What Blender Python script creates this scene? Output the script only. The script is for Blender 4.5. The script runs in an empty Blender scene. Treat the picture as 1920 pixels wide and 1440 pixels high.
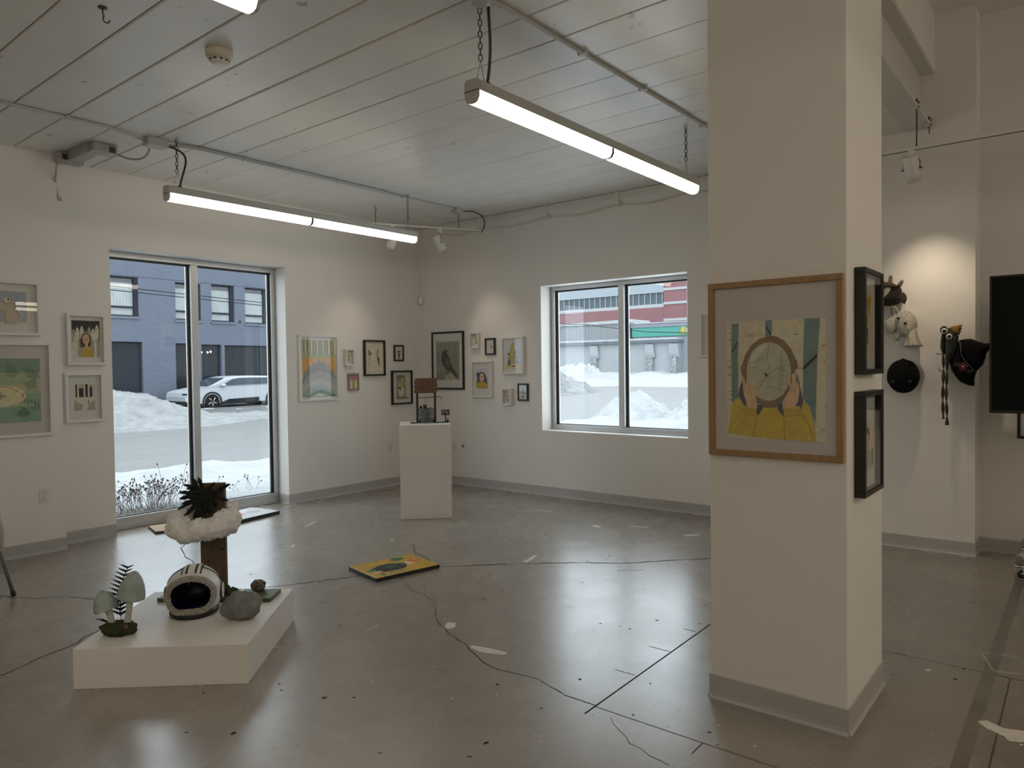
import bpy, bmesh, math, random
from mathutils import Vector, Matrix, noise
random.seed(7)
PI = math.pi
SC = bpy.context.scene
COL = SC.collection

# ------------------------------------------------------------------ camera
def setup_camera():
    yaw, pitch, roll = (math.radians(a) for a in (38.8876, -1.3743, -0.7466))
    f = Vector((math.cos(yaw) * math.cos(pitch), math.sin(yaw) * math.cos(pitch), math.sin(pitch)))
    r = Vector((math.sin(yaw), -math.cos(yaw), 0)); u = r.cross(f)
    r2 = r * math.cos(roll) + u * math.sin(roll); u2 = -r * math.sin(roll) + u * math.cos(roll)
    cd = bpy.data.cameras.new('camera'); co = bpy.data.objects.new('camera', cd); COL.objects.link(co)
    m = Matrix.Identity(4)
    for i in range(3):
        m[i][0], m[i][1], m[i][2] = r2[i], u2[i], -f[i]
    m[2][3] = 1.52
    co.matrix_world = m
    cd.sensor_fit = 'HORIZONTAL'; cd.sensor_width = 36.0; cd.lens = 36.0 * 1356.889 / 1920
    cd.clip_start = 0.05; cd.clip_end = 500
    SC.camera = co
setup_camera()

# ------------------------------------------------------------------ world: overcast winter sky
w = bpy.data.worlds.new('overcast_sky'); SC.world = w; w.use_nodes = True
bg = w.node_tree.nodes['Background']
bg.inputs[0].default_value = (0.83, 0.925, 1.0, 1); bg.inputs[1].default_value = 3.6
SC.view_settings.view_transform = 'Standard'; SC.view_settings.look = 'None'
SC.view_settings.exposure = 0.0; SC.view_settings.gamma = 1.0
SC.view_settings.use_curve_mapping = False
TUBE = 5.6           # radiance of the fluorescent lenses
REAR_FILL = 11.5          # radiance of the unseen strip lights added as fill
SPOT = 11.0          # watts of a track spot
SC.cycles.use_denoising = True
SC.cycles.max_bounces = 7; SC.cycles.diffuse_bounces = 4; SC.cycles.glossy_bounces = 3; SC.cycles.transparent_max_bounces = 12
SC.cycles.sample_clamp_indirect = 6.0
SC.cycles.caustics_reflective = False; SC.cycles.caustics_refractive = False

# ------------------------------------------------------------------ helpers
def lin(c):
    return c / 12.92 if c <= 0.04045 else ((c + 0.055) / 1.055) ** 2.4
def rgb(r, g, b):
    return (lin(r / 255), lin(g / 255), lin(b / 255))
def K(r, g, b, k=3.0):      # paint colour of a thing seen as r,g,b in the dim room
    c = [lin(v / 255) * k for v in (r, g, b)]; m = max(c)
    return tuple(v * min(1, .8 / m) for v in c)
MATS = {}
def mat(name, col=(.5, .5, .5), rough=.6, metal=0.0, spec=.5, vary=0.0, vscale=6.0, bump=0.0, bscale=60.0,
        bump_kind='noise', emit=None, estr=0.0, sheen=0.0, ior=1.5, coat=0.0, trans=0.0, stretch=(1, 1, 1), attr=None, sss=0.0, bdist=.01):
    if name in MATS: return MATS[name]
    m = bpy.data.materials.new(name); m.use_nodes = True; MATS[name] = m
    nt = m.node_tree; N = nt.nodes; L = nt.links; b = N['Principled BSDF']
    b.inputs['Base Color'].default_value = (*col, 1); b.inputs['Roughness'].default_value = rough
    b.inputs['Metallic'].default_value = metal; b.inputs['Specular IOR Level'].default_value = spec
    b.inputs['IOR'].default_value = ior; b.inputs['Coat Weight'].default_value = coat
    b.inputs['Sheen Weight'].default_value = sheen; b.inputs['Transmission Weight'].default_value = trans
    if sss: b.inputs['Subsurface Weight'].default_value = sss; b.inputs['Subsurface Radius'].default_value = (.02, .02, .02)
    if emit: b.inputs['Emission Color'].default_value = (*emit, 1); b.inputs['Emission Strength'].default_value = estr
    tc = N.new('ShaderNodeTexCoord'); mp = N.new('ShaderNodeMapping'); mp.inputs['Scale'].default_value = stretch
    L.new(tc.outputs['Object'], mp.inputs[0])
    src = None
    if attr:
        a = N.new('ShaderNodeVertexColor'); a.layer_name = attr; src = a.outputs[0]
        L.new(src, b.inputs['Base Color'])
    if vary:
        n = N.new('ShaderNodeTexNoise'); n.inputs['Scale'].default_value = vscale; n.inputs['Detail'].default_value = 6
        L.new(mp.outputs[0], n.inputs[0])
        mr = N.new('ShaderNodeMapRange'); mr.inputs[1].default_value = .25; mr.inputs[2].default_value = .75
        mr.inputs[3].default_value = 1 - vary; mr.inputs[4].default_value = 1 + vary
        L.new(n.outputs[0], mr.inputs[0])
        hs = N.new('ShaderNodeHueSaturation'); L.new(mr.outputs[0], hs.inputs['Value'])
        if src is not None: L.new(src, hs.inputs['Color'])
        else: hs.inputs['Color'].default_value = (*col, 1)
        L.new(hs.outputs[0], b.inputs['Base Color'])
    if bump:
        bp = N.new('ShaderNodeBump'); bp.inputs['Strength'].default_value = bump; bp.inputs['Distance'].default_value = bdist
        if bump_kind == 'noise':
            n2 = N.new('ShaderNodeTexNoise'); n2.inputs['Scale'].default_value = bscale; n2.inputs['Detail'].default_value = 5
            L.new(mp.outputs[0], n2.inputs[0]); L.new(n2.outputs[0], bp.inputs['Height'])
        elif bump_kind == 'knit':
            n2 = N.new('ShaderNodeTexWave'); n2.bands_direction = 'DIAGONAL'; n2.inputs['Scale'].default_value = bscale
            n2.inputs['Distortion'].default_value = 1.5; L.new(mp.outputs[0], n2.inputs[0]); L.new(n2.outputs['Fac'], bp.inputs['Height'])
        elif bump_kind == 'voronoi':
            n2 = N.new('ShaderNodeTexVoronoi'); n2.inputs['Scale'].default_value = bscale
            L.new(mp.outputs[0], n2.inputs[0]); L.new(n2.outputs['Distance'], bp.inputs['Height'])
        L.new(bp.outputs[0], b.inputs['Normal'])
    return m
def glass_mat(name, tint=(1, 1, 1), ior=1.45, rough=0.0):
    if name in MATS: return MATS[name]
    m = bpy.data.materials.new(name); m.use_nodes = True; MATS[name] = m
    nt = m.node_tree; N = nt.nodes; L = nt.links; N.remove(N['Principled BSDF'])
    t = N.new('ShaderNodeBsdfTransparent'); t.inputs[0].default_value = (*tint, 1)
    g = N.new('ShaderNodeBsdfGlossy'); g.inputs['Roughness'].default_value = rough
    lw = N.new('ShaderNodeLayerWeight'); pw = N.new('ShaderNodeMath'); pw.operation = 'POWER'; pw.inputs[1].default_value = 5; L.new(lw.outputs['Facing'], pw.inputs[0])
    f0 = ((ior - 1) / (ior + 1)) ** 2; fr = N.new('ShaderNodeMapRange'); fr.inputs[3].default_value = f0; fr.inputs[4].default_value = 1.0; L.new(pw.outputs[0], fr.inputs[0])
    mx = N.new('ShaderNodeMixShader'); L.new(fr.outputs[0], mx.inputs[0]); L.new(t.outputs[0], mx.inputs[1]); L.new(g.outputs[0], mx.inputs[2])
    L.new(mx.outputs[0], N['Material Output'].inputs[0])
    return m

class MB:
    """collects geometry; build() links it as one mesh object"""
    def __init__(s): s.v = []; s.f = []; s.mi = []; s.c = []; s.sm = []
    def add(s, vs, fs, mi=0, col=None, smooth=False):
        o = len(s.v); s.v += [tuple(p) for p in vs]
        for f in fs:
            s.f.append([i + o for i in f]); s.mi.append(mi); s.c.append(col); s.sm.append(smooth)
        return s
    def box(s, x0, x1, y0, y1, z0, z1, mi=0, M=None, col=None):
        vs = [Vector((x, y, z)) for z in (z0, z1) for (x, y) in ((x0, y0), (x1, y0), (x1, y1), (x0, y1))]
        if M is not None: vs = [M @ p for p in vs]
        return s.add(vs, [(3, 2, 1, 0), (4, 5, 6, 7), (0, 1, 5, 4), (1, 2, 6, 5), (2, 3, 7, 6), (3, 0, 4, 7)], mi, col)
    def quad(s, a, b, c, d, mi=0, col=None): return s.add([a, b, c, d], [(0, 1, 2, 3)], mi, col)
    def prism(s, pts, vec, mi=0, col=None, smooth=False):
        n = len(pts); v = Vector(vec); vs = [Vector(p) for p in pts] + [Vector(p) + v for p in pts]
        return s.add(vs, [tuple(range(n))[::-1], tuple(range(n, 2 * n))] + [(i, (i + 1) % n, n + (i + 1) % n, n + i) for i in range(n)], mi, col, smooth)
    def loft(s, rings, mi=0, cap=True, closed=False, smooth=True, col=None):
        n = len(rings[0]); vs = [p for r in rings for p in r]; fs = []
        m = len(rings)
        for k in range(m if closed else m - 1):
            a = k * n; b = ((k + 1) % m) * n
            fs += [(a + i, a + (i + 1) % n, b + (i + 1) % n, b + i) for i in range(n)]
        if cap and not closed: fs += [tuple(range(n))[::-1], tuple(range((m - 1) * n, m * n))]
        return s.add(vs, fs, mi, col, smooth)
    def tube(s, path, r, n=8, mi=0, closed=False, cap=True, smooth=True, flat=1.0):
        P = [Vector(p) for p in path]; m = len(P); rings = []; up = None
        for i in range(m):
            if closed: t = P[(i + 1) % m] - P[i - 1]
            else: t = P[min(i + 1, m - 1)] - P[max(i - 1, 0)]
            t = t.normalized() if t.length > 1e-9 else Vector((0, 0, 1))
            if up is None: up = t.orthogonal().normalized()
            up = (up - t * up.dot(t));
            up = up.normalized() if up.length > 1e-6 else t.orthogonal().normalized()
            bi = t.cross(up); rr = r[i] if isinstance(r, (list, tuple)) else r
            rings.append([P[i] + (up * math.cos(2 * PI * k / n) + bi * math.sin(2 * PI * k / n) * flat) * rr for k in range(n)])
        return s.loft(rings, mi, cap, closed, smooth)
    def lathe(s, prof, c=(0, 0, 0), n=24, mi=0, M=None, smooth=True, cap=True):
        rings = []
        for (r, z) in prof:
            ring = [Vector((r * math.cos(2 * PI * k / n), r * math.sin(2 * PI * k / n), z)) for k in range(n)]
            if M is not None: ring = [M @ p for p in ring]
            rings.append([p + Vector(c) for p in ring])
        return s.loft(rings, mi, cap, False, smooth)
    def blob(s, c, rad, amp=.1, freq=2.0, seed=0, nu=20, nv=12, mi=0, M=None, smooth=True, flatz=None):
        c = Vector(c); rings = []
        for j in range(nv + 1):
            th = PI * min(max(j / nv, .004), .996); ring = []
            for i in range(nu):
                ph = 2 * PI * i / nu
                d = Vector((math.sin(th) * math.cos(ph), math.sin(th) * math.sin(ph), -math.cos(th)))
                k = 1 + amp * noise.fractal(d * freq + Vector((seed * 3.1, seed * 1.7, seed)), 1.0, 2.0, 3)
                p = Vector((d.x * rad[0], d.y * rad[1], d.z * rad[2])) * k
                if flatz is not None: p.z = max(p.z, flatz)
                if M is not None: p = M @ p
                ring.append(c + p)
            rings.append(ring)
        return s.loft(rings, mi, True, False, smooth)
    def pillow(s, out, thick, M, rings=6, mi=0, amp=0.0, seed=0):
        """rounded body with the 2D outline `out` (x,z of M's frame) and real depth along local y"""
        n = len(out); cx = sum(p[0] for p in out) / n; cz = sum(p[1] for p in out) / n; R = []
        for j in range(-rings, rings + 1):
            a = PI / 2 * j / rings * .985; k = math.cos(a) ** .6; y = math.sin(a) * thick / 2
            ring = []
            for (x, z) in out:
                p = Vector((cx + (x - cx) * k, y, cz + (z - cz) * k))
                if amp: p += noise.noise_vector(p * 40 + Vector((seed, 0, 0))) * amp
                ring.append(M @ p)
            R.append(ring)
        return s.loft(R, mi, True, False, True)
    def build(s, name, mats, parent=None, world=True, kind=None, label=None):
        me = bpy.data.meshes.new(name); vs = s.v
        if parent is not None and world:
            Mi = parent.matrix_basis.inverted(); p2 = parent.parent
            while p2 is not None: Mi = Mi @ p2.matrix_basis.inverted(); p2 = p2.parent
            vs = [tuple(Mi @ Vector(p)) for p in vs]
        me.from_pydata(vs, [], s.f)
        if not isinstance(mats, (list, tuple)): mats = [mats]
        for m in mats: me.materials.append(m)
        me.polygons.foreach_set('material_index', s.mi); me.polygons.foreach_set('use_smooth', s.sm)
        if any(c is not None for c in s.c):
            ca = me.color_attributes.new('Col', 'FLOAT_COLOR', 'CORNER')
            for p, c in zip(me.polygons, s.c):
                for li in p.loop_indices: ca.data[li].color = (*(c or (1, 1, 1)), 1)
        me.update()
        o = bpy.data.objects.new(name, me); COL.objects.link(o)
        if parent is not None: o.parent = parent
        if kind: o['kind'] = kind
        if label: o['label'] = label
        return o
def tag(o, label, cat, group=None):
    o['label'] = label; o['category'] = cat
    if group: o['group'] = group
    return o
def thing(name, label, cat, loc=(0, 0, 0), rz=0.0, group=None):
    o = bpy.data.objects.new(name, None); COL.objects.link(o); o.empty_display_size = .05
    o.location = loc; o.rotation_euler = (0, 0, rz)
    o.matrix_basis = Matrix.Translation(loc) @ Matrix.Rotation(rz, 4, 'Z')
    return tag(o, label, cat, group)
def struct(name, mb, m, label=None):
    o = mb.build(name, m); o['kind'] = 'structure'
    if label: o['label'] = label
    return o
def bevel(o, w=.004, seg=2):
    md = o.modifiers.new('bevel', 'BEVEL'); md.width = w; md.segments = seg; md.limit_method = 'ANGLE'
    return o
def bez(p0, p1, p2, p3, n=14):
    p0, p1, p2, p3 = map(Vector, (p0, p1, p2, p3))
    return [p0 * (1 - t) ** 3 + p1 * 3 * t * (1 - t) ** 2 + p2 * 3 * t * t * (1 - t) + p3 * t ** 3 for t in [i / n for i in range(n + 1)]]
# ------------------------------------------------------------------ materials of the shell
XB, YA, YL = 6.85, 7.085, 6.89          # right wall, left wall, left wall's thicker stretch
ZC, ZH = 3.37, 4.24                     # low and high ceiling
M_WALL = mat('white_wall_paint', (.83, .81, .78), .55, spec=.3, vary=.02, vscale=1.2, bump=.03, bscale=90)
M_CEIL = mat('painted_ceiling_board', (.79, .785, .765), .34, spec=.5, vary=.05, vscale=2.5, bump=.12, bscale=9)
def ceiling_flakes(m):
    nt = m.node_tree; N = nt.nodes; L = nt.links; b = N['Principled BSDF']; src = b.inputs['Base Color'].links[0].from_socket
    geo = N.new('ShaderNodeNewGeometry')
    def noi(sc, st, d=5):
        mp = N.new('ShaderNodeMapping'); mp.inputs['Scale'].default_value = st; L.new(geo.outputs['Position'], mp.inputs[0]); n = N.new('ShaderNodeTexNoise'); n.inputs['Scale'].default_value = sc; n.inputs['Detail'].default_value = d; n.inputs['Roughness'].default_value = .7; L.new(mp.outputs[0], n.inputs[0]); return n.outputs[0]
    def ramp(x, a, c, hi):
        r = N.new('ShaderNodeMapRange'); r.inputs[1].default_value = a; r.inputs[2].default_value = c; r.inputs[4].default_value = hi; L.new(x, r.inputs[0]); return r.outputs[0]
    chip = ramp(noi(7.5, (1, .6, 1)), .655, .67, .7); mask = ramp(noi(.9, (1, 1, 1), 2), .46, .55, 1); mu = N.new('ShaderNodeMath'); mu.operation = 'MULTIPLY'; L.new(chip, mu.inputs[0]); L.new(mask, mu.inputs[1])
    x = N.new('ShaderNodeMix'); x.data_type = 'RGBA'; L.new(mu.outputs[0], x.inputs['Factor']); L.new(src, x.inputs['A']); x.inputs['B'].default_value = (.20, .19, .18, 1); L.new(x.outputs['Result'], b.inputs['Base Color'])
ceiling_flakes(M_CEIL)
M_BASE = mat('grey_vinyl_base', (.47, .465, .455), .45, vary=.05, vscale=3)
M_ALU = mat('brushed_aluminium', (.60, .61, .61), .42, metal=.75, vary=.04, vscale=4)
M_BLACKRUB = mat('black_rubber', (.012, .012, .014), .5)
M_GALV = mat('galvanised_steel', (.42, .42, .41), .45, metal=.6, vary=.12, vscale=30)
M_WHITEMETAL = mat('white_painted_metal', (.68, .67, .64), .4)
M_DARKSTEEL = mat('dark_steel', (.08, .075, .07), .45, metal=.6)
M_BLACK = mat('black_paint', (.010, .010, .011), .42)
M_WHITEFRAME = mat('white_frame_paint', (.80, .79, .77), .42)
M_MATBOARD = mat('white_mat_board', (.78, .76, .73), .8, vary=.02, vscale=5)
M_PRINT = mat('watercolour_print', rough=.75, attr='Col', vary=.13, vscale=38)
M_FLATPRINT = mat('flat_print', rough=.6, attr='Col')
M_GLASS = glass_mat('window_glass', (.97, .985, .985), 1.5)
M_PICGLASS = glass_mat('picture_glass', (.98, .985, .98), 1.35)
M_PLATE = mat('white_plastic_plate', (.74, .73, .70), .35)

def floor_material():
    m = bpy.data.materials.new('polished_concrete'); m.use_nodes = True; MATS['floor'] = m
    nt = m.node_tree; N = nt.nodes; L = nt.links; b = N['Principled BSDF']
    tc = N.new('ShaderNodeTexCoord')
    def noi(scale, detail=6, rough=.6, sc=(1, 1, 1)):
        mp = N.new('ShaderNodeMapping'); mp.inputs['Scale'].default_value = sc; L.new(tc.outputs['Object'], mp.inputs[0])
        n = N.new('ShaderNodeTexNoise'); n.inputs['Scale'].default_value = scale; n.inputs['Detail'].default_value = detail
        n.inputs['Roughness'].default_value = rough; L.new(mp.outputs[0], n.inputs[0]); return n.outputs[0]
    def ramp(src, stops):
        r = N.new('ShaderNodeValToRGB'); e = r.color_ramp.elements
        e[0].position, e[0].color = stops[0][0], (*stops[0][1], 1); e[1].position, e[1].color = stops[1][0], (*stops[1][1], 1)
        for p, c in stops[2:]:
            k = e.new(p); k.color = (*c, 1)
        L.new(src, r.inputs[0]); return r.outputs[0]
    def mix(fac, a, bb):
        x = N.new('ShaderNodeMix'); x.data_type = 'RGBA'
        L.new(fac, x.inputs['Factor']); L.new(a, x.inputs['A'])
        if isinstance(bb, tuple): x.inputs['B'].default_value = (*bb, 1)
        else: L.new(bb, x.inputs['B'])
        return x.outputs['Result']
    base = ramp(noi(.9, 8, .65), [(.30, (.235, .21, .178)), (.72, (.32, .29, .25)), (.5, (.275, .246, .21))])
    mott = ramp(noi(4.0, 5, .6), [(.30, (.90, .90, .90)), (.70, (1.07, 1.07, 1.07))]); fine = ramp(noi(30, 2, .5), [(.25, (.96, .96, .96)), (.75, (1.04, 1.04, 1.04))])
    mu = N.new('ShaderNodeMix'); mu.data_type = 'RGBA'; mu.blend_type = 'MULTIPLY'; mu.inputs['Factor'].default_value = 1
    L.new(base, mu.inputs['A']); L.new(fine, mu.inputs['B'])
    m2 = N.new('ShaderNodeMix'); m2.data_type = 'RGBA'; m2.blend_type = 'MULTIPLY'; m2.inputs['Factor'].default_value = 1; L.new(mu.outputs['Result'], m2.inputs['A']); L.new(mott, m2.inputs['B']); c = m2.outputs['Result']
    # dark spalls and pale paint flecks, thinned out by a broad mask
    dark = ramp(noi(9, 4, .75), [(.70, (0, 0, 0)), (.715, (1, 1, 1))])
    c = mix(dark, c, (.045, .04, .034))
    fleck = ramp(noi(17, 3, .8, (1, .55, 1)), [(.725, (0, 0, 0)), (.745, (1, 1, 1))])
    c = mix(fleck, c, (.50, .47, .43))
    scr = ramp(noi(4.2, 5, .62, (1, 9, 1)), [(.70, (0, 0, 0)), (.735, (.35, .35, .35))])
    c = mix(scr, c, (.36, .34, .31))
    L.new(c, b.inputs['Base Color'])
    rr = N.new('ShaderNodeMapRange'); rr.inputs[1].default_value = .3; rr.inputs[2].default_value = .7
    rr.inputs[3].default_value = .245; rr.inputs[4].default_value = .30; L.new(noi(2.6, 3, .5), rr.inputs[0]); L.new(rr.outputs[0], b.inputs['Roughness'])
    b.inputs['Specular IOR Level'].default_value = 1.0; b.inputs['IOR'].default_value = 1.85
    return m
M_FLOOR = floor_material()
M_CRACK = mat('crack_dark', (.025, .022, .018), .9)  # dark tone shared by cracks, saw cuts and floor chips
M_PAINTSPOT = mat('old_paint_patch', (.74, .68, .63), .5, vary=.15, vscale=25)

# ------------------------------------------------------------------ shell
XW, YW = -4.2, -5.0
b = MB(); b.box(XW - .3, XB + .3, YW - .3, YA + .2, -.25, 0)
floor = struct('floor', b, M_FLOOR, 'worn grey polished concrete floor')

WA0, WA1, WAH = 2.895, 4.75, 2.67        # left wall window opening
b = MB()
b.box(XW - .3, 2.405, YL, YA + .28, 0, ZC + .4)
b.box(2.405, WA0, YA, YA + .28, 0, ZC + .4); b.box(WA1, XB + .3, YA, YA + .28, 0, ZC + .4); b.box(WA0, WA1, YA, YA + .28, WAH, ZC + .4)
struct('wall_left', b, M_WALL, 'white painted wall with the tall window')
WB0, WB1, WBZ0, WBZ1 = 3.228, 5.075, .765, 2.46
b = MB()
b.box(XB, XB + .28, YW, WB0, 0, ZH + .2); b.box(XB, XB + .28, WB1, YA, 0, ZC + .4)
b.box(XB, XB + .28, WB0, WB1, 0, WBZ0); b.box(XB, XB + .28, WB0, WB1, WBZ1, ZC + .4)
struct('wall_right', b, M_WALL, 'white painted wall with the square window')
b = MB(); b.box(6.585, XB + .01, .722, 2.35, 0, ZH + .1)
struct('wall_pilaster', b, M_WALL, 'white pilaster where the knitted hats hang')
b = MB(); b.box(XW - .3, XW, YW, YL, 0, ZH + .2)
struct('wall_rear', b, M_WALL)
b = MB(); b.box(XW - .3, XB + .3, YW - .3, YW, 0, ZH + .2); struct('wall_near', b, M_WALL)
CX0, CX1, CY0, CY1 = 3.113, 3.722, .778, 1.362
b = MB(); b.box(CX0, CX1, CY0, CY1, 0, ZH)
col_o = struct('column', b, M_WALL, 'square white column in the foreground'); bevel(col_o, .004, 2)

# ceiling: backing slab with separate long boards
b = MB(); b.box(XW - .3, XB + .3, 1.105, YA + .28, ZC + .018, ZC + .4)
ceil = struct('ceiling', b, mat('dark_ceiling_joint', (.34, .34, .33), .8), 'low ceiling of long white painted boards')
PWID = .3265
def plank_mesh(x0, x1, g=.0038, ch=.0065):
    b = MB()
    pts = [(x0 + g, 1.16, ZC + .02), (x0 + g, 1.16, ZC + ch), (x0 + g + ch, 1.16, ZC), (x1 - g - ch, 1.16, ZC), (x1 - g, 1.16, ZC + ch), (x1 - g, 1.16, ZC + .02)]
    b.prism(pts, (0, YA - 1.16, 0)); return b
proto = proto2 = None
x = 1.772 - PWID * 18; k = 0
while x < XB - .02:
    x1 = min(x + PWID, XB)
    fin = x > 3.3                                   # joints beyond the conduit are tighter
    if x1 - x < PWID - .01: o = plank_mesh(0, x1 - x, .0015, .003).build('ceiling_plank', M_CEIL, ceil, world=False)
    elif fin and proto2 is None: o = proto2 = plank_mesh(0, PWID, .0018, .0035).build('ceiling_plank', M_CEIL, ceil, world=False)
    elif not fin and proto is None: o = proto = plank_mesh(0, PWID).build('ceiling_plank', M_CEIL, ceil, world=False)
    else: o = (proto2 if fin else proto).copy(); COL.objects.link(o); o.parent = ceil
    o.location = (x, 0, random.uniform(-.0012, .0012)); x += PWID
b = MB(); b.box(XW - .3, XB + .3, YW - .3, 1.0, ZH, ZH + .2)
struct('ceiling_high', b, M_WALL, 'higher dark ceiling beyond the beam')
b = MB(); b.box(XW - .3, XB, .996, 1.4, 3.80, ZH + .1)
struct('trim_1', b, M_WALL, 'white bulkhead above the steel beam')
b = MB(); b.box(XW, 6.585, 1.01, 1.195, ZC - .006, ZC + .012); b.box(XW, 6.585, 1.095, 1.11, ZC, 3.80); b.box(XW, 6.585, 1.0, 1.195, 3.785, 3.80)
o = struct('trim_2', b, M_WHITEMETAL, 'white painted steel I-beam spanning column and pilaster'); bevel(o, .003, 1)

# cove baseboards
def baseboard(name, p0, p1, nrm, h=.107):
    p0 = Vector((*p0, 0)); p1 = Vector((*p1, 0)); n = Vector((*nrm, 0)); prof = [(0, 0), (.016, 0), (.014, .004), (.008, .013), (.006, .03), (.0055, h - .003), (.003, h), (0, h)]
    b = MB(); b.prism([p0 + n * a + Vector((0, 0, z)) for a, z in prof], p1 - p0)
    o = b.build(name, M_BASE); o['kind'] = 'structure'; return o
baseboard('baseboard_left', (XW, YL), (2.411, YL), (0, -1)); baseboard('baseboard_left_jog', (2.405, YL), (2.405, YA), (1, 0))
baseboard('baseboard_left_pier', (2.411, YA), (WA0, YA), (0, -1)); baseboard('baseboard_left_corner', (WA1 - .006, YA), (XB, YA), (0, -1))
baseboard('baseboard_left_reveal', (WA1, YA - .006), (WA1, YA + .2), (-1, 0))
baseboard('baseboard_right', (XB, YA), (XB, 2.35), (-1, 0)); baseboard('baseboard_right_far', (XB, .722), (XB, YW), (-1, 0))
baseboard('baseboard_pilaster', (6.585, 2.35), (6.585, .716), (-1, 0)); baseboard('baseboard_pilaster_return', (6.579, .722), (XB, .722), (0, -1))
baseboard('baseboard_column', (CX0, CY1 + .006), (CX0, CY0 - .006), (-1, 0), .108); baseboard('baseboard_column_return', (CX0 - .006, CY0), (CX1 + .006, CY0), (0, -1), .108)
baseboard('baseboard_column_far', (CX0 - .006, CY1), (CX1 + .006, CY1), (0, 1), .108)

# boxed-in pipe wrap drooping along the top of the right wall
wrap_m = mat('painted_pipe_wrap', (.74, .73, .70), .6, vary=.04, vscale=5, bump=.15, bscale=14)
ys = [6.62, 5.93, 4.92, 3.98, 3.17, 2.38]
wrap = None
for i in range(5):
    y0, y1 = ys[i], ys[i + 1]; rings = []
    for j in range(9):
        t = j / 8; y = y0 + (y1 - y0) * t; sag = .118 + .055 * math.sin(PI * min(1, t * 1.02)) * (1 - .3 * t)
        rings.append([Vector((XB, y, ZC - .005)), Vector((XB - .085, y, ZC - .005)), Vector((XB - .098, y, ZC - sag * .55)), Vector((XB - .062, y, ZC - sag * .93)), Vector((XB, y, ZC - sag))])
    b = MB(); b.loft(rings, smooth=False)
    b.box(XB - .104, XB, y1 - .018, y1 + .018, ZC - .135, ZC - .002)
    if wrap is None:
        wrap = thing('pipe_wrap', 'white painted insulated pipe wrap sagging along the top of the right wall', 'pipe wrap', (XB, 4.5, ZC - .15))
    b.build('wrap_section', wrap_m, wrap)

# floor marks: cracks, saw cuts, paint patches (children of the floor)
def ribbon(name, pts, w, m, z=.0006, jitter=0.0, sub=1, parent=floor):
    P = [Vector((*p, z)) for p in pts]; Q = []
    for a, c in zip(P, P[1:]):
        n = max(1, int((c - a).length / .05)) if jitter else 1
        for i in range(n):
            q = a.lerp(c, i / n)
            if jitter and i: q = q + Vector((random.uniform(-1, 1), random.uniform(-1, 1), 0)) * jitter
            Q.append(q)
    Q.append(P[-1]); vs = []; fs = []
    for i, q in enumerate(Q):
        t = (Q[min(i + 1, len(Q) - 1)] - Q[max(i - 1, 0)]).normalized(); s = Vector((-t.y, t.x, 0)) * w * .5 * (random.uniform(.5, 1.3) if jitter else 1)
        vs += [q - s, q + s]
    fs = [(2 * i, 2 * i + 2, 2 * i + 3, 2 * i + 1) for i in range(len(Q) - 1)]
    b = MB(); b.add(vs, [f[::-1] for f in fs]); return b.build(name, m, parent)
for pts, w in (([(1.18, 4.28), (1.29, 4.32), (1.37, 4.37), (1.45, 4.4), (1.54, 4.42), (1.6, 4.45), (1.65, 4.51), (1.75, 4.56), (1.92, 4.66)], .010),
               ([(3.01, 4.4), (3.14, 4.32), (3.39, 4.19), (3.65, 4.05), (3.92, 3.89), (4.04, 3.76), (4.32, 3.48), (4.64, 3.09), (4.85, 2.79), (5.09, 2.58), (5.33, 2.35), (5.58, 2.14)], .015),
               ([(2.2, 4.78), (2.6, 4.62), (3.01, 4.4)], .010),
               ([(4.3, 4.6), (4.1, 4.35), (4.0, 4.1), (3.92, 3.89)], .007),
               ([(3.56, 3.94), (3.49, 3.82), (3.4, 3.68), (3.37, 3.49), (3.31, 3.38), (3.28, 3.3), (3.06, 3.07), (2.97, 2.9), (2.88, 2.66), (2.8, 2.51), (2.75, 2.37), (2.76, 2.25), (2.78, 2.11), (2.72, 1.91)], .006),
               ([(3.33, 6.61), (3.13, 6.25), (3.02, 6.12), (2.96, 5.96), (2.89, 5.79), (2.87, 5.66), (2.82, 5.41), (2.5, 4.95)], .008),
               ([(1.61, 5.81), (1.76, 5.53), (1.89, 5.42), (1.94, 5.31), (1.96, 5.23), (2.11, 5.1)], .009),
               ([(2.66, 1.62), (2.52, 1.45), (2.47, 1.25)], .003)):
    ribbon('crack', pts, w, M_CRACK, jitter=.009)
for pts, w in (([(2.715, 1.905), (2.715, 1.73)], .006), ([(2.62, 1.73), (3.98, 1.745)], .008), ([(3.1, 1.86), (3.1, 1.75)], .004),
               ([(3.47, 1.87), (3.47, 1.75)], .005), ([(3.82, 1.84), (3.82, 1.76)], .004), ([(2.6, 1.22), (2.7, 1.22)], .004)):
    ribbon('saw_cut', pts, w, M_CRACK)
M_FAINT = mat('filled_joint', (.085, .075, .06), .6)
for pts, w in (([(2.705, 1.73), (2.7, .7)], .005), ([(4.15, 1.05), (4.15, .15)], .006), ([(4.15, .31), (2.9, .3)], .006)):
    ribbon('filled_joint', pts, w, M_FAINT)
ribbon('filled_joint', [(6.35, .4), (2.9, .39)], .055, mat('worn_band', (.21, .187, .157), .4, vary=.25, vscale=5), z=.0003)
M_SCUFF = mat('pale_tape_residue', (.44, .41, .37), .6, vary=.3, vscale=30)
for pts in ([(4.43, .47), (4.47, .3)], [(4.41, .45), (4.2, .38)], [(4.2, .38), (4.26, .2)], [(5.2, .95), (5.05, .62)], [(4.72, .83), (4.55, .62)], [(4.62, 2.75), (4.75, 2.6)], [(3.55, 2.95), (3.42, 2.98)], [(2.8, 3.3), (2.65, 3.27)]):
    ribbon('scuff', pts, .011, M_SCUFF, z=.0004, jitter=.004)
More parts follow.
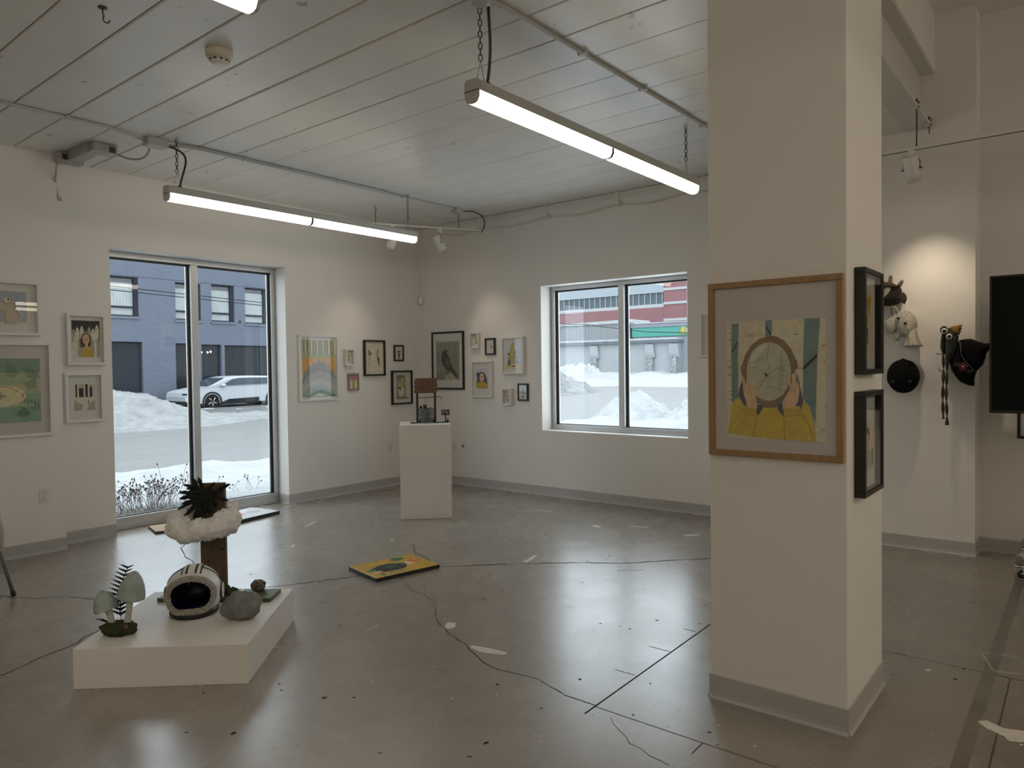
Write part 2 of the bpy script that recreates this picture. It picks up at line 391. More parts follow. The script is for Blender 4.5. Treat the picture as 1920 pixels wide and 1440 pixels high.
for pts in ([(2.88, 2.64), (2.9, 2.65), (2.92, 2.58), (2.94, 2.42), (2.9, 2.42), (2.86, 2.56)], [(3.02, 2.97), (3.08, 3.0), (3.1, 2.96), (3.05, 2.91), (3.0, 2.92)],
            [(4.39, 3.46), (4.61, 3.51), (4.63, 3.48), (4.4, 3.42)], [(5.96, 4.76), (6.01, 4.59), (5.99, 4.58), (5.94, 4.74)], [(6.12, 4.63), (6.13, 4.4), (6.1, 4.39), (6.1, 4.61)],
            [(4.14, 5.93), (4.34, 6.06), (4.35, 6.04), (4.14, 5.91)], [(5.98, 3.44), (6.05, 3.26), (6.02, 3.25), (5.96, 3.42)], [(3.57, .38), (3.6, .35), (3.56, .29), (3.59, .21), (3.48, .21), (3.45, .26), (3.49, .28), (3.51, .34)],
            [(4.01, .65), (4.04, .64), (4.04, .62), (4.0, .63)], [(4.26, 4.84), (4.3, 4.85), (4.29, 4.82), (4.24, 4.81)], [(5.79, 3.74), (5.84, 3.68), (5.78, 3.6), (5.75, 3.66)], [(5.94, 2.86), (6.05, 2.75), (6.03, 2.72), (5.91, 2.82)],
            [(4.60, 6.98), (4.72, 6.97), (4.71, 6.95), (4.6, 6.96)], [(3.58, 5.35), (3.66, 5.42), (3.68, 5.4), (3.6, 5.33)]):
    cx = sum(p[0] for p in pts) / len(pts); cy = sum(p[1] for p in pts) / len(pts); out = []
    for i, p in enumerate(pts):
        q = pts[(i + 1) % len(pts)]
        for t in (0, .33, .66): out.append(Vector((p[0] + (q[0] - p[0]) * t + random.uniform(-.004, .004), p[1] + (q[1] - p[1]) * t + random.uniform(-.004, .004), .0007)))
    b = MB(); b.add(out, [tuple(range(len(out)))])
    o = b.build('paint_patch', M_PAINTSPOT, floor)
    if o.data.polygons[0].normal.z < 0: o.data.flip_normals()

def speckles(name, n, m, smin, smax, seed):
    r = random.Random(seed); b = MB()
    for i in range(n):
        q = r.random(); a = r.uniform(.06, 1.25); dist = r.uniform(1.9, 8.2); cx, cy = dist * math.cos(a), dist * math.sin(a)
        if cx > 6.4 or cy > 6.7 or (CX0 - .1 < cx < CX1 + .1 and CY0 - .1 < cy < CY1 + .1): continue
        k = r.uniform(smin, smax); th = r.uniform(0, PI); ex = r.uniform(.3, 1); out = []
        for j in range(8):
            g = 2 * PI * j / 8; rr_ = k * r.uniform(.5, 1.1); x, y = rr_ * math.cos(g), rr_ * ex * math.sin(g); out.append((cx + x * math.cos(th) - y * math.sin(th), cy + x * math.sin(th) + y * math.cos(th), .0005))
        b.add(out, [tuple(range(8))])
    return b.build(name, m, floor, kind='stuff')
speckles('dark_chips', 150, M_CRACK, .006, .017, 31); speckles('paint_flecks', 240, M_PAINTSPOT, .003, .010, 32)
# ------------------------------------------------------------------ windows (aluminium, two panes each)
def window(name, W, H, mull, M, fb, ft, fs, label):
    """M maps local x (along), y (outwards), z up"""
    root = bpy.data.objects.new(name, None); COL.objects.link(root); root.matrix_basis = M; root['kind'] = 'structure'; root['label'] = label
    b = MB(); d0, d1 = 0, .075
    b.box(0, W, d0, d1, 0, fb); b.box(0, W, d0, d1, H - ft, H); b.box(0, fs, d0, d1, fb, H - ft); b.box(W - fs, W, d0, d1, fb, H - ft)
    b.box(0, W, d0 - .012, d0, 0, fb * .45)
    bevel(b.build('window_frame', M_ALU, root, world=False), .003, 1)
    b = MB(); b.box(mull - .036, mull + .036, -.012, d1, fb, H - ft); bevel(b.build('mullion', M_ALU, root, world=False), .003, 1)
    for (a, c) in ((fs, mull - .036), (mull + .036, W - fs)):
        b = MB(); g = .017; y0, y1 = .030, .062
        b.box(a, a + g, y0, y1, fb, H - ft); b.box(c - g, c, y0, y1, fb, H - ft); b.box(a, c, y0, y1, fb, fb + .008); b.box(a, c, y0, y1, H - ft - g, H - ft)
        b.build('gasket', M_BLACKRUB, root, world=False)
        b = MB(); g2 = .030
        b.box(a + g, a + g2, .046, .060, fb + .01, H - ft - g); b.box(c - g2, c - g, .046, .060, fb + .01, H - ft - g)
        b.build('spacer_bar', M_ALU, root, world=False)
        b = MB(); b.box(a + .001, c - .001, .050, .056, fb + .001, H - ft - .001); b.build('pane', M_GLASS, root, world=False)
    return root
window('window_1', WA1 - WA0, WAH, 3.797 - WA0, Matrix.Translation((WA0, YA + .2, 0)), .115, .055, .05, 'tall aluminium window looking onto the street')
window('window_2', WB1 - WB0, WBZ1 - WBZ0, WB1 - 4.11, Matrix.Translation((XB + .2, WB1, WBZ0)) @ Matrix.Rotation(-PI / 2, 4, 'Z'), .06, .045, .05, 'square aluminium window looking onto the snowy lot')
# ------------------------------------------------------------------ strip lights
M_LENS = mat('lit_lens', (.9, .88, .8), .4, emit=(1.0, .88, .70), estr=TUBE)
M_LENS_FILL = mat('lit_lens_fill', (.9, .88, .8), .4, emit=(1.0, .87, .69), estr=REAR_FILL)
M_FIX = mat('fixture_grey_white', (.56, .56, .54), .45)
def chain(b, top, bot, r=.0032, link=.034):
    top = Vector(top); bot = Vector(bot); d = bot - top; n = max(2, int(d.length / (link * .8))); t = d.normalized()
    s1 = t.orthogonal().normalized(); s2 = t.cross(s1)
    for i in range(n):
        c = top + d * ((i + .5) / n); s = s1 if i % 2 else s2; h = link / 2 - .004; w = .009
        pts = [c + t * h + s * w * .0 + t * .004, c + t * h + s * w, c - t * h + s * w, c - t * h - t * .004, c - t * h - s * w, c + t * h - s * w]
        b.tube(pts, r, 5, closed=True)
def strip_light(label, x0, x1, y, cord, chains, lens=None):
    t = thing('strip_light', label, 'ceiling light', ((x0 + x1) / 2, y, 2.862), group='suspended strip lights')
    zt, zm = 2.985, 2.925
    b = MB(); pr = [(-.046, zm), (-.046, zt - .012), (-.034, zt), (.034, zt), (.046, zt - .012), (.046, zm)]
    b.prism([(x0 + .012, y + a, z) for a, z in pr], (x1 - x0 - .024, 0, 0)); b.build('housing', M_FIX, t)
    xm = (x0 + x1) / 2; lp = [(-.044, zm), (-.043, 2.893), (-.030, 2.870), (-.012, 2.864), (.012, 2.864), (.030, 2.870), (.043, 2.893), (.044, zm)]
    for a, c in ((x0 + .014, xm - .008), (xm + .008, x1 - .014)):
        b = MB(); b.prism([(a, y + p, z) for p, z in lp], (c - a, 0, 0), smooth=False); b.build('lens', lens or M_LENS, t, label='glowing warm white lens')
    b = MB(); b.prism([(xm - .011, y + p * 1.06, z - .0015) for p, z in lp], (.022, 0, 0)); b.build('joint_band', M_DARKSTEEL, t)
    for xx in (x0, x1 - .014):
        b = MB(); b.prism([(xx, y + p * 1.04, z) for p, z in lp], (.014, 0, 0)); b.prism([(xx, y + a, z) for a, z in pr], (.014, 0, 0))
        o = b.build('end_cap', M_FIX, t); s = MB(); s.box(xx - .001 if xx == x0 else xx + .013, xx + .002 if xx == x0 else xx + .0155, y - .046, y + .046, zm - .003, zm + .002); s.build('seam', M_DARKSTEEL, o)
    for cx in chains:
        b = MB(); zk = 3.10; chain(b, (cx, y, ZC if y > 1.2 else ZH), (cx, y, zk)); b.build('chain', M_DARKSTEEL, t)
        b = MB(); b.tube([(cx - .045, y, zt - .03), (cx - .03, y, zt + .01), (cx, y, zk), (cx + .03, y, zt + .01), (cx + .045, y, zt - .03)], .0018, 5); b.build('hanger_wire', M_DARKSTEEL, t)
    if cord: b = MB(); b.tube(cord, .008, 8); b.box(cord[-1][0] - .012, cord[-1][0] + .012, y - .012, y + .012, zt - .003, zt + .02); b.build('power_cord', M_DARKSTEEL, t)
    return t
strip_light('long lit strip light hanging nearest the column', 2.775, 5.41, 2.48,
            bez((2.87, 2.44, ZC), (2.86, 2.42, 3.2), (2.93, 2.47, 3.15), (2.90, 2.48, 2.99)), (2.85, 5.26))
strip_light('long lit strip light hanging in front of the tall window', 2.77, 5.46, 5.72,
            bez((2.84, 5.84, 3.335), (3.05, 5.76, 3.30), (2.92, 5.72, 3.18), (2.885, 5.72, 2.99)), (2.865, 5.36))
strip_light('strip light cut off by the top edge of the photo', -1.09, 1.555, 2.48, None, (-1.0, 1.45))
# unseen strip lights added behind and beside the camera to fill the room
for lb, x0, y in (('fill strip light added out of view, rear row nearest the tall window wall', -3.9, 3.9), ('fill strip light added out of view, rear row middle', -3.9, 1.6), ('fill strip light added out of view, rear row nearest the high ceiling', -3.9, -.8),
                  ('fill strip light added out of view right beside the camera', .4, -1.6), ('fill strip light added out of view at the near wall centre', .4, -3.9), ('fill strip light added out of view before the big screen', 3.5, -2.9),
                  ('fill strip light added out of view at the near right corner', 3.5, -4.3), ('fill strip light added out of view at the near left corner', -3.4, -3.4)):
    strip_light(lb, x0, x0 + 2.64, y, None, (x0 + .1, x0 + 2.5), M_LENS_FILL)

# ------------------------------------------------------------------ conduits and boxes on the ceiling
def clip(b, x, y, axis):
    if axis == 'x': b.box(x - .012, x + .012, y - .028, y + .028, ZC - .024, ZC - .0005)
    else: b.box(x - .028, x + .028, y - .012, y + .012, ZC - .024, ZC - .0005)
t = thing('ceiling_conduit', 'painted metal conduit crossing the ceiling towards the tall window lights', 'conduit', (2.0, 5.79, ZC))
b = MB(); b.tube([(XW, 5.78, ZC - .013), (2.35, 5.78, ZC - .013), (2.55, 5.82, ZC - .018), (2.69, 5.86, ZC - .03)], .0115, 8); b.build('conduit_tube', M_FIX, t)
b = MB(); b.tube([(2.83, 5.86, ZC - .03), (2.98, 5.81, ZC - .016), (3.1, 5.795, ZC - .013), (6.12, 5.795, ZC - .013), (6.17, 5.80, ZC - .028)], .0105, 8); b.build('conduit_tube', M_FIX, t)
b = MB(); b.tube([(2.83, 5.835, ZC - .03), (2.98, 5.78, ZC - .016), (3.1, 5.768, ZC - .013), (5.1, 5.768, ZC - .013), (5.2, 5.785, ZC - .02)], .009, 8); b.build('conduit_tube', M_FIX, t)
for cx in (2.10, 3.5, 4.5, 5.36): b = MB(); clip(b, cx, 5.785, 'x'); b.build('conduit_clip', M_FIX, t)
b = MB(); b.box(2.685, 2.845, 5.80, 5.91, ZC - .062, ZC - .0005); bevel(b.build('junction_box', M_FIX, t), .004, 2)
b = MB(); b.box(6.165, 6.27, 5.755, 5.855, ZC - .055, ZC - .0005); b.lathe([(.03, 0), (.03, -.012), (.02, -.014)], (6.217, 5.805, ZC - .055), 14); bevel(b.build('junction_box', M_FIX, t), .003, 1)
t = thing('ceiling_conduit', 'painted metal conduit running over the strip light nearest the column', 'conduit', (4.8, 2.355, ZC))
b = MB(); b.tube([(2.80, 2.37, ZC - .02), (2.90, 2.357, ZC - .013), (3.05, 2.355, ZC - .013), (XB, 2.355, ZC - .013)], .0125, 8); b.build('conduit_tube', M_FIX, t)
for cx in (3.62, 4.35, 5.3): b = MB(); clip(b, cx, 2.355, 'x'); b.build('conduit_clip', M_FIX, t)
b = MB(); b.lathe([(.05, 0), (.05, -.03), (.044, -.034)], (2.77, 2.40, ZC - .0005), 18); b.build('junction_box', M_FIX, t)

t = thing('ballast_box', 'grey twin-ended electrical driver box on the ceiling above the white framed pictures', 'electrical box', (2.5, 6.5, ZC))
b = MB(); b.box(2.43, 2.54, 6.33, 6.74, ZC - .075, ZC - .0005); b.box(2.44, 2.475, 6.36, 6.7, ZC - .079, ZC - .0745); bevel(b.build('body', M_GALV, t), .003, 1)
b = MB(); b.box(2.45, 2.64, 6.25, 6.38, ZC - .072, ZC - .0006); bevel(b.build('end_module', M_GALV, t), .003, 1)
b = MB(); b.box(2.37, 2.565, 6.73, 6.835, ZC - .085, ZC - .0006); bevel(b.build('end_module', M_GALV, t), .003, 1)
for (x0, y0) in ((2.575, 6.244), (2.40, 6.724), (2.49, 6.724)):
    b = MB(); b.box(x0, x0 + .045, y0, y0 + .007, ZC - .065, ZC - .02); b.build('knockout', M_DARKSTEEL, t)
b = MB(); b.tube(bez((2.64, 6.30, ZC - .05), (2.75, 6.2, ZC - .13), (2.80, 6.02, ZC - .13), (2.74, 5.91, ZC - .035)), .0085, 8); b.build('flexible_cable', M_GALV, t)
b = MB(); b.tube(bez((2.385, 6.80, ZC - .08), (2.37, 6.80, ZC - .22), (2.40, 6.95, ZC - .24), (2.485, YA - .012, ZC - .33)), .0095, 8); b.box(2.465, 2.505, YA - .022, YA, ZC - .345, ZC - .315); b.build('flexible_cable', M_GALV, t)

t = thing('smoke_detector', 'round cream smoke detector on the ceiling', 'smoke detector', (2.245, 3.955, ZC))
cream = mat('aged_cream_plastic', (.62, .56, .46), .45)
b = MB(); b.lathe([(.074, 0), (.076, -.012), (.074, -.034), (.062, -.052), (.056, -.056)], (2.245, 3.955, ZC - .0005), 28); b.build('base', cream, t)
b = MB(); b.lathe([(.052, -.054), (.052, -.064), (.046, -.074), (.030, -.080), (.02, -.081)], (2.245, 3.955, ZC), 28); b.build('sensor_head', M_PLATE, t)
b = MB()
for i in range(10):
    a = 2 * PI * i / 10; b.box(.046, .054, -.008, .008, -.066, -.057, M=Matrix.Translation((2.245, 3.955, ZC)) @ Matrix.Rotation(a, 4, 'Z'))
b.build('vent_slots', M_DARKSTEEL, t)
b = MB(); hx, hy = 1.606, 3.934
b.lathe([(.022, 0), (.022, -.003)], (hx, hy, ZC - .0003), 14)
b.tube([(hx, hy, ZC), (hx, hy, ZC - .03), (hx + .006, hy, ZC - .04)] + [(hx + .014 - .016 * math.cos(a), hy - .006, ZC - .056 - .018 * math.sin(a)) for a in [PI * i / 8 for i in range(9)]], .0035, 7)
tag(b.build('ceiling_hook', M_DARKSTEEL), 'small bare metal hook screwed into the ceiling', 'hook')

# ------------------------------------------------------------------ track lights
M_SPOTW = mat('white_spot_can', (.80, .78, .73), .38)
M_BULB = mat('spot_bulb', (1, .9, .75), .3, emit=(1, .82, .56), estr=9)
M_DARKSLOT = mat('track_slot', (.03, .028, .025), .6)
def spot_head(tk, pos, target, L=.185, r=.05, power=SPOT, angle=62, swing=0.0):
    p = Vector(pos); d = (Vector(target) - (p + Vector((0, 0, -.13)))).normalized()
    hd = thing('track_spot', tk, 'spotlight', (p.x, p.y, p.z - .2), group='white track spotlights')
    b = MB(); b.box(p.x - .022, p.x + .022, p.y - .022, p.y + .022, p.z - .045, p.z); bevel(b.build('adapter', M_SPOTW, hd), .004, 2)
    c = p + Vector((0, 0, -.165 if L < .188 else -.135)); z = d; q = Vector((0, 0, 1)).rotation_difference(z).to_matrix().to_4x4(); M = Matrix.Translation(c) @ q
    b = MB(); b.lathe([(.012, -L * .5), (r * .93, -L * .5), (r, -L * .46), (r, L * .2), (r * .99, L * .5), (r * .9, L * .5), (r * .86, L * .40), (.01, L * .40)], (0, 0, 0), 24, M=M); b.build('can', M_SPOTW, hd)
    b = MB(); b.lathe([(r * .84, L * .405), (r * .5, L * .43), (.004, L * .44)], (0, 0, 0), 20, M=M); b.build('bulb', M_BULB, hd, label='lit warm bulb')
    side = d.cross(Vector((0, 0, 1))).normalized(); b = MB(); e = r + .006
    b.tube([c + side * e, c + side * e + Vector((0, 0, .05)), c + side * e * .6 + Vector((0, 0, .088)), p + Vector((0, 0, -.045)), c - side * e * .6 + Vector((0, 0, .088)), c - side * e + Vector((0, 0, .05)), c - side * e], .003, 6)
    b.tube([c + side * (e - .008), c + side * (e + .014)], .006, 6); b.tube([c - side * (e - .008), c - side * (e + .014)], .006, 6); b.build('yoke', M_DARKSTEEL, hd)
    ld = bpy.data.lights.new('spot_lamp', 'SPOT'); ld.energy = power; ld.color = (1, .82, .60); ld.spot_size = math.radians(angle); ld.spot_blend = 1.0; ld.shadow_soft_size = .03
    lo = bpy.data.objects.new('spot_lamp', ld); COL.objects.link(lo)
    lo.parent = hd; lo.matrix_local = hd.matrix_basis.inverted() @ (Matrix.Translation(c + d * (L * .47)) @ (Vector((0, 0, -1)).rotation_difference(d)).to_matrix().to_4x4())
    return hd
def track(label, p0, p1, rods, cable=None):
    p0 = Vector(p0); p1 = Vector(p1); d = (p1 - p0); L = d.length; ang = math.atan2(d.y, d.x)
    t = thing('light_track', label, 'light track', tuple((p0 + p1) / 2)); M = Matrix.Translation(p0) @ Matrix.Rotation(ang, 4, 'Z')
    b = MB(); b.box(0, L, -.017, .017, 0, .02, M=M); bevel(b.build('rail', M_SPOTW, t), .002, 1)
    b = MB(); b.box(.02, L - .02, -.008, .008, -.0012, .001, M=M); b.build('slot', M_DARKSLOT, t)
    for (x, y, zt) in rods:
        b = MB(); b.tube([(x, y, p0.z + .02), (x, y, zt - .05)], .0045, 6)
        b.tube([(x, y, zt - .06), (x + .015, y, zt - .045), (x, y, zt - .03), (x - .012, y, zt - .02), (x - .012, y, zt)], .004, 6); b.build('hanger_rod', M_DARKSTEEL, t)
    if cable: b = MB(); b.tube(cable, .0075, 8); b.build('feed_cable', M_DARKSTEEL, t)
    return t
def lerp2(a, b_, t): return a + (b_ - a) * t
T0, T1 = (5.40, 6.405, 3.150), (6.60, 5.78, 3.150)
track('white light track hung diagonally across the far corner', T0, T1, [(5.47, 6.37, ZC), (6.354, 5.908, ZC)],
      bez((6.27, 5.80, ZC - .035), (6.42, 5.72, ZC + .02), (6.68, 5.66, ZC - .03), (6.60, 5.765, 3.14)))
spot_head('white track spotlight aimed at the left wall pictures', (5.64, 6.28, 3.150), (5.62, YA, 1.6))
spot_head('white track spotlight aimed at the raven side of the corner', (6.14, 6.02, 3.150), (XB, 5.72, 1.7))
track('white light track passing in front of the knitted hats', (6.0, 1.75, 3.062), (6.0, -3.2, 3.062), [(5.985, 1.02, ZC - .01), (5.985, -1.5, ZH)])
spot_head('white track spotlight shining down on the knitted hats', (6.0, 1.055, 3.062), (6.585, .98, 1.72), L=.19, r=.05, angle=72, power=SPOT * 2.6)
spot_head('white track spotlight added unseen beyond the right edge, aimed at the screen wall', (6.0, -1.6, 3.062), (6.84, -1.6, 1.6), L=.19, r=.05)  # unseen spot, added to light the screen wall
spot_head('white track spotlight added unseen beyond the right edge, aimed at the column', (6.0, -2.4, 3.062), (3.5, .8, 1.4), L=.19, r=.05, power=SPOT * 1.6)  # unseen spot, added to brighten the column's right face
# beam clamp that the hat track and a spare hook hang from
for (cx, cl) in ((5.985, 'black steel beam clamp holding the hat track'), (6.49, 'spare black steel beam clamp next to the pilaster')):
    t = thing('beam_clamp', cl, 'clamp', (cx, 1.01, ZC), group='beam clamps')
    b = MB(); b.box(cx - .02, cx + .02, 1.0, 1.05, ZC + .0125, ZC + .03); b.box(cx - .02, cx + .02, .992, 1.0095, ZC - .02, ZC + .03); b.box(cx - .02, cx + .02, 1.0, 1.05, ZC - .022, ZC - .0065); b.build('jaw', M_WHITEMETAL, t)
    b = MB(); b.tube([(cx, 1.02, ZC + .03), (cx, 1.02, ZC + .055)], .007, 6); b.build('set_screw', M_DARKSTEEL, t); b = MB(); b.tube([(cx, 1.02, ZC - .02), (cx + .006, 1.02, ZC - .05), (cx - .004, 1.02, ZC - .075)], .004, 6); b.build('eye_hook', M_DARKSTEEL, t)

# ------------------------------------------------------------------ outlets and the motion sensor
M_SLOT = mat('outlet_slot', (.05, .045, .04), .6)
def outlet(label, loc, rz, kind='outlet'):
    t = thing('wall_outlet', label, 'outlet', loc, rz, group='white wall outlets')
    b = MB(); b.box(-.036, .036, -.006, 0, 0, .117); bevel(b.build('cover_plate', M_PLATE, t, world=False), .0025, 2)
    if kind == 'outlet':
        for z in (.036, .081):
            b = MB(); b.lathe([(.0165, 0), (.0165, .003), (.0155, .0036)], n=18, M=Matrix.Translation((0, -.006, z)) @ Matrix.Rotation(PI / 2, 4, 'X')); o = b.build('socket', M_PLATE, t, world=False)
            b = MB(); b.box(-.0085, -.006, -.0102, -.0092, z, z + .009); b.box(.006, .0085, -.0102, -.0092, z, z + .008); b.box(-.0025, .0025, -.0102, -.0092, z - .010, z - .006); b.build('slots', M_SLOT, o, world=False)
    else:
        b = MB(); b.box(-.011, .011, -.0105, -.006, .045, .073); b.build('data_jack', M_SLOT, t, world=False)
outlet('white double outlet low on the wall left of the tall window', (2.245, YL, .427), 0)
outlet('white double outlet left of the white plinth', (6.253, YA, .447), 0)
outlet('white double outlet just right of the white plinth', (XB, 6.49, .44), -PI / 2)
outlet('white data outlet, the one furthest right of the plinth', (XB, 6.345, .445), -PI / 2, 'data')
t = thing('motion_sensor', 'small white motion sensor high in the corner', 'sensor', (XB - .02, YA - .035, 2.37))
M45 = Matrix.Translation((XB - .032, YA - .032, 2.37)) @ Matrix.Rotation(-PI / 4, 4, 'Z')
b = MB(); b.box(-.032, .032, -.02, .028, 0, .105, M=M45); bevel(b.build('body', M_PLATE, t), .008, 3)
b = MB(); b.box(-.022, .022, -.026, -.019, .03, .085, M=M45); bevel(b.build('sensor_lens', M_WHITEFRAME, t), .004, 2)
# ------------------------------------------------------------------ framed pictures
class Art:
    """flat print: coloured shapes in unit coordinates, v upwards"""
    def __init__(s, bgc): s.L = [(bgc, [(0, 0), (1, 0), (1, 1), (0, 1)])]; s.asp = 1.0
    def p(s, c, pts): s.L.append((c, [(min(1, max(0, x)), min(1, max(0, y))) for x, y in pts])); return s
    def r(s, c, x0, y0, x1, y1): return s.p(c, [(x0, y0), (x1, y0), (x1, y1), (x0, y1)])
    def e(s, c, cx, cy, rx, ry, n=22, a=0.0, wob=0.0):
        out = []
        for i in range(n):
            t = 2 * PI * i / n; k = 1 + wob * math.sin(t * 9 + cx * 7) * .5 + wob * math.sin(t * 5); x, y = rx * k * math.cos(t), ry * k * math.sin(t)
            out.append((cx + x * math.cos(a) - y * math.sin(a), cy + x * math.sin(a) + y * math.cos(a)))
        return s.p(c, out)
    def s(s, c, pts, w=.01, asp=1.0):
        """stroke; w as a share of the width, asp = height / width of the sheet"""
        Lp, Rp = [], []
        for i, (x, y) in enumerate(pts):
            x0, y0 = pts[max(0, i - 1)]; x1, y1 = pts[min(len(pts) - 1, i + 1)]; dx, dy = x1 - x0, (y1 - y0) * asp; l = math.hypot(dx, dy) or 1
            Lp.append((x - dy / l * w / 2, y + dx / l * w / 2 / asp)); Rp.append((x + dy / l * w / 2, y - dx / l * w / 2 / asp))
        return s.p(c, Lp + Rp[::-1])
def art_mesh(A, x0, x1, z0, z1, y, step=4.5e-5):
    b = MB()
    for i, (c, pts) in enumerate(A.L):
        b.add([(x0 + (x1 - x0) * u, y - i * step, z0 + (z1 - z0) * v) for u, v in pts], [tuple(range(len(pts)))], 0, c)
    return b
FR = {'black': M_BLACK, 'white': M_WHITEFRAME, 'oak': mat('pale_oak', (.34, .20, .085), .45, vary=.2, vscale=8, stretch=(6, 6, .6)),
      'greywood': mat('grey_brown_wood', (.27, .20, .145), .5, vary=.2, vscale=30), 'plum': mat('dark_plum_wood', (.035, .022, .026), .45)}
PLANES = {'A': (YA, 0), 'L': (YL, 0), 'B': (XB, -PI / 2), 'C': (CX0, -PI / 2), 'D': (CY0, 0)}
def picture(label, wall, a0, a1, z0, z1, fr, border, depth, recess, A, rect, matm=None, group=None, glass=True, step=4.5e-5):
    """a0,a1: horizontal extent along the wall; rect: print area inside the frame (0..1 of the outer size, from bottom left)"""
    pl, rz = PLANES[wall]; c = (a0 + a1) / 2; W = abs(a1 - a0); H = z1 - z0
    loc = (c, pl, z0) if rz == 0 else (pl, c, z0)
    t = thing('framed_picture', label, 'picture', loc, rz, group)
    b = MB(); x0, x1 = -W / 2, W / 2; bb = border; d = depth
    b.box(x0, x1, -d, -.001, H - bb, H); b.box(x0, x1, -d, -.001, 0, bb); b.box(x0, x0 + bb, -d, -.001, bb, H - bb); b.box(x1 - bb, x1, -d, -.001, bb, H - bb)
    bevel(b.build('frame', FR[fr], t, world=False), min(.003, bb * .12), 2)
    ym = -(d - recess)
    b = MB(); b.box(x0 + bb * .8, x1 - bb * .8, ym, ym + .003, bb * .8, H - bb * .8); b.build('mat_board', matm or M_MATBOARD, t, world=False)
    u0, v0, u1, v1 = rect
    art_mesh(A, x0 + W * u0, x0 + W * u1, H * v0, H * v1, ym - .0006, step).build('artwork', M_PRINT, t, world=False)
    if glass:
        b = MB(); yg = -(d - .005); b.box(x0 + bb * .9, x1 - bb * .9, yg, yg + .002, bb * .9, H - bb * .9); b.build('glazing', M_PICGLASS, t, world=False)
    return t
cream_p = K(160, 152, 138); ink = (.035, .033, .032); skin = K(166, 140, 118); yel = (.58, .41, .045); dk = (.05, .045, .042)
rnd = random.Random(3)
# --- big oak frame on the column: figure in a yellow sweater holding a cracked mirror before the face
def U(x, y): return ((x - 165) / 698, 1 - (y - 375) / 862)
A = Art(K(150, 144, 126)); teal = K(78, 96, 98, 2.6); brown = (.29, .195, .12); mir = K(131, 130, 116, 2.6); hair = K(68, 70, 76, 2.0); hand = K(150, 128, 104); ye = (.70, .52, .10); yd = (.36, .25, .05)
for k in range(46):
    x = rnd.choice([rnd.uniform(.0, .05), rnd.uniform(.14, .40), rnd.uniform(.5, .78), rnd.uniform(.95, 1)]); y = rnd.uniform(.05, .98); l = rnd.uniform(.03, .1)
    A.s(K(112, 104, 88, 2.2), [(x, y), (min(1, x + l), y + rnd.uniform(-.006, .006))], rnd.uniform(.003, .012), 1.23)
def P(c, pts): A.p(c, [U(*q) for q in pts])
P(teal, [(205, 388), (257, 386), (250, 620), (248, 945), (203, 975), (201, 600)]); P(teal, [(452, 376), (500, 374), (494, 500), (452, 500)])
P(teal, [(725, 366), (826, 360), (808, 640), (795, 1100), (745, 985), (712, 940), (715, 640)])
P(ink, [(203, 592), (248, 518), (249, 536), (204, 606)]); P(ink, [(454, 408), (492, 470), (490, 486), (456, 426)]); P(ink, [(715, 712), (810, 616), (808, 646), (714, 740)])
A.e(K(128, 121, 104, 2.5), *U(345, 480), .055, .018); A.e(K(150, 144, 126), *U(345, 480), .04, .011); A.e(K(105, 100, 88), *U(345, 480), .012, .011)
P(hair, [(290, 790), (262, 860), (252, 920), (290, 985), (318, 1003), (330, 900)]); P(hair, [(672, 750), (692, 850), (714, 960), (706, 1015), (690, 1040), (660, 980)])
P(hair, [(385, 985), (440, 990), (400, 1062), (385, 1066)]); P(hair, [(530, 985), (570, 970), (582, 1068), (548, 1030)])
P(brown, [(280, 700), (305, 620), (350, 550), (410, 508), (480, 486), (530, 492), (590, 528), (635, 590), (658, 650), (672, 665), (680, 715), (660, 740), (655, 800), (620, 880), (570, 960), (520, 1005), (450, 1005), (390, 970), (340, 900), (300, 820), (272, 740), (270, 712)])
A.e(mir, *U(474, 745), 158 / 698, 212 / 862, 36)
P(K(142, 142, 128, 2.7), [(340, 640), (420, 560), (470, 548), (400, 640), (350, 720)]); P(K(120, 121, 108, 2.5), [(560, 580), (590, 720), (575, 850), (540, 900), (550, 720)])
for (q, wd) in (([(330, 690), (400, 660), (466, 636), (480, 740)], .004), ([(340, 715), (400, 720), (455, 768)], .004), ([(466, 780), (410, 850), (370, 890)], .005), ([(470, 765), (540, 720), (625, 690)], .004), ([(410, 850), (470, 855), (525, 862), (590, 888)], .004), ([(480, 540), (470, 600), (466, 636)], .004), ([(540, 720), (600, 745), (630, 765)], .004)):
    A.s(K(95, 92, 82, 1.6), [U(*z) for z in q], wd, 1.23)
P(ink, [(446, 755), (462, 762), (482, 764), (468, 772), (452, 786)])
P(hand, [(285, 800), (296, 786), (308, 845), (318, 790), (330, 786), (338, 840), (350, 812), (362, 818), (352, 880), (372, 840), (378, 900), (392, 1015), (320, 1004), (292, 905)])
P(hand, [(612, 800), (622, 796), (640, 850), (636, 770), (655, 755), (668, 840), (676, 800), (690, 870), (682, 950), (650, 1010), (568, 1010), (592, 930), (626, 870)])
for q in ([(308, 845), (300, 900)], [(338, 840), (330, 905)], [(640, 850), (628, 905)], [(668, 840), (655, 900)], [(352, 880), (346, 905)]): A.s(K(112, 88, 70, 2), [U(*z) for z in q], .005, 1.23)
P(ye, [(172, 1206), (190, 1080), (206, 990), (232, 942), (270, 958), (296, 1005), (388, 1018), (388, 1060), (400, 1062), (440, 1008), (528, 1006), (556, 1040), (582, 1068), (582, 1012), (690, 988), (700, 1010), (716, 955), (752, 985), (775, 1050), (800, 1252), (470, 1228)])
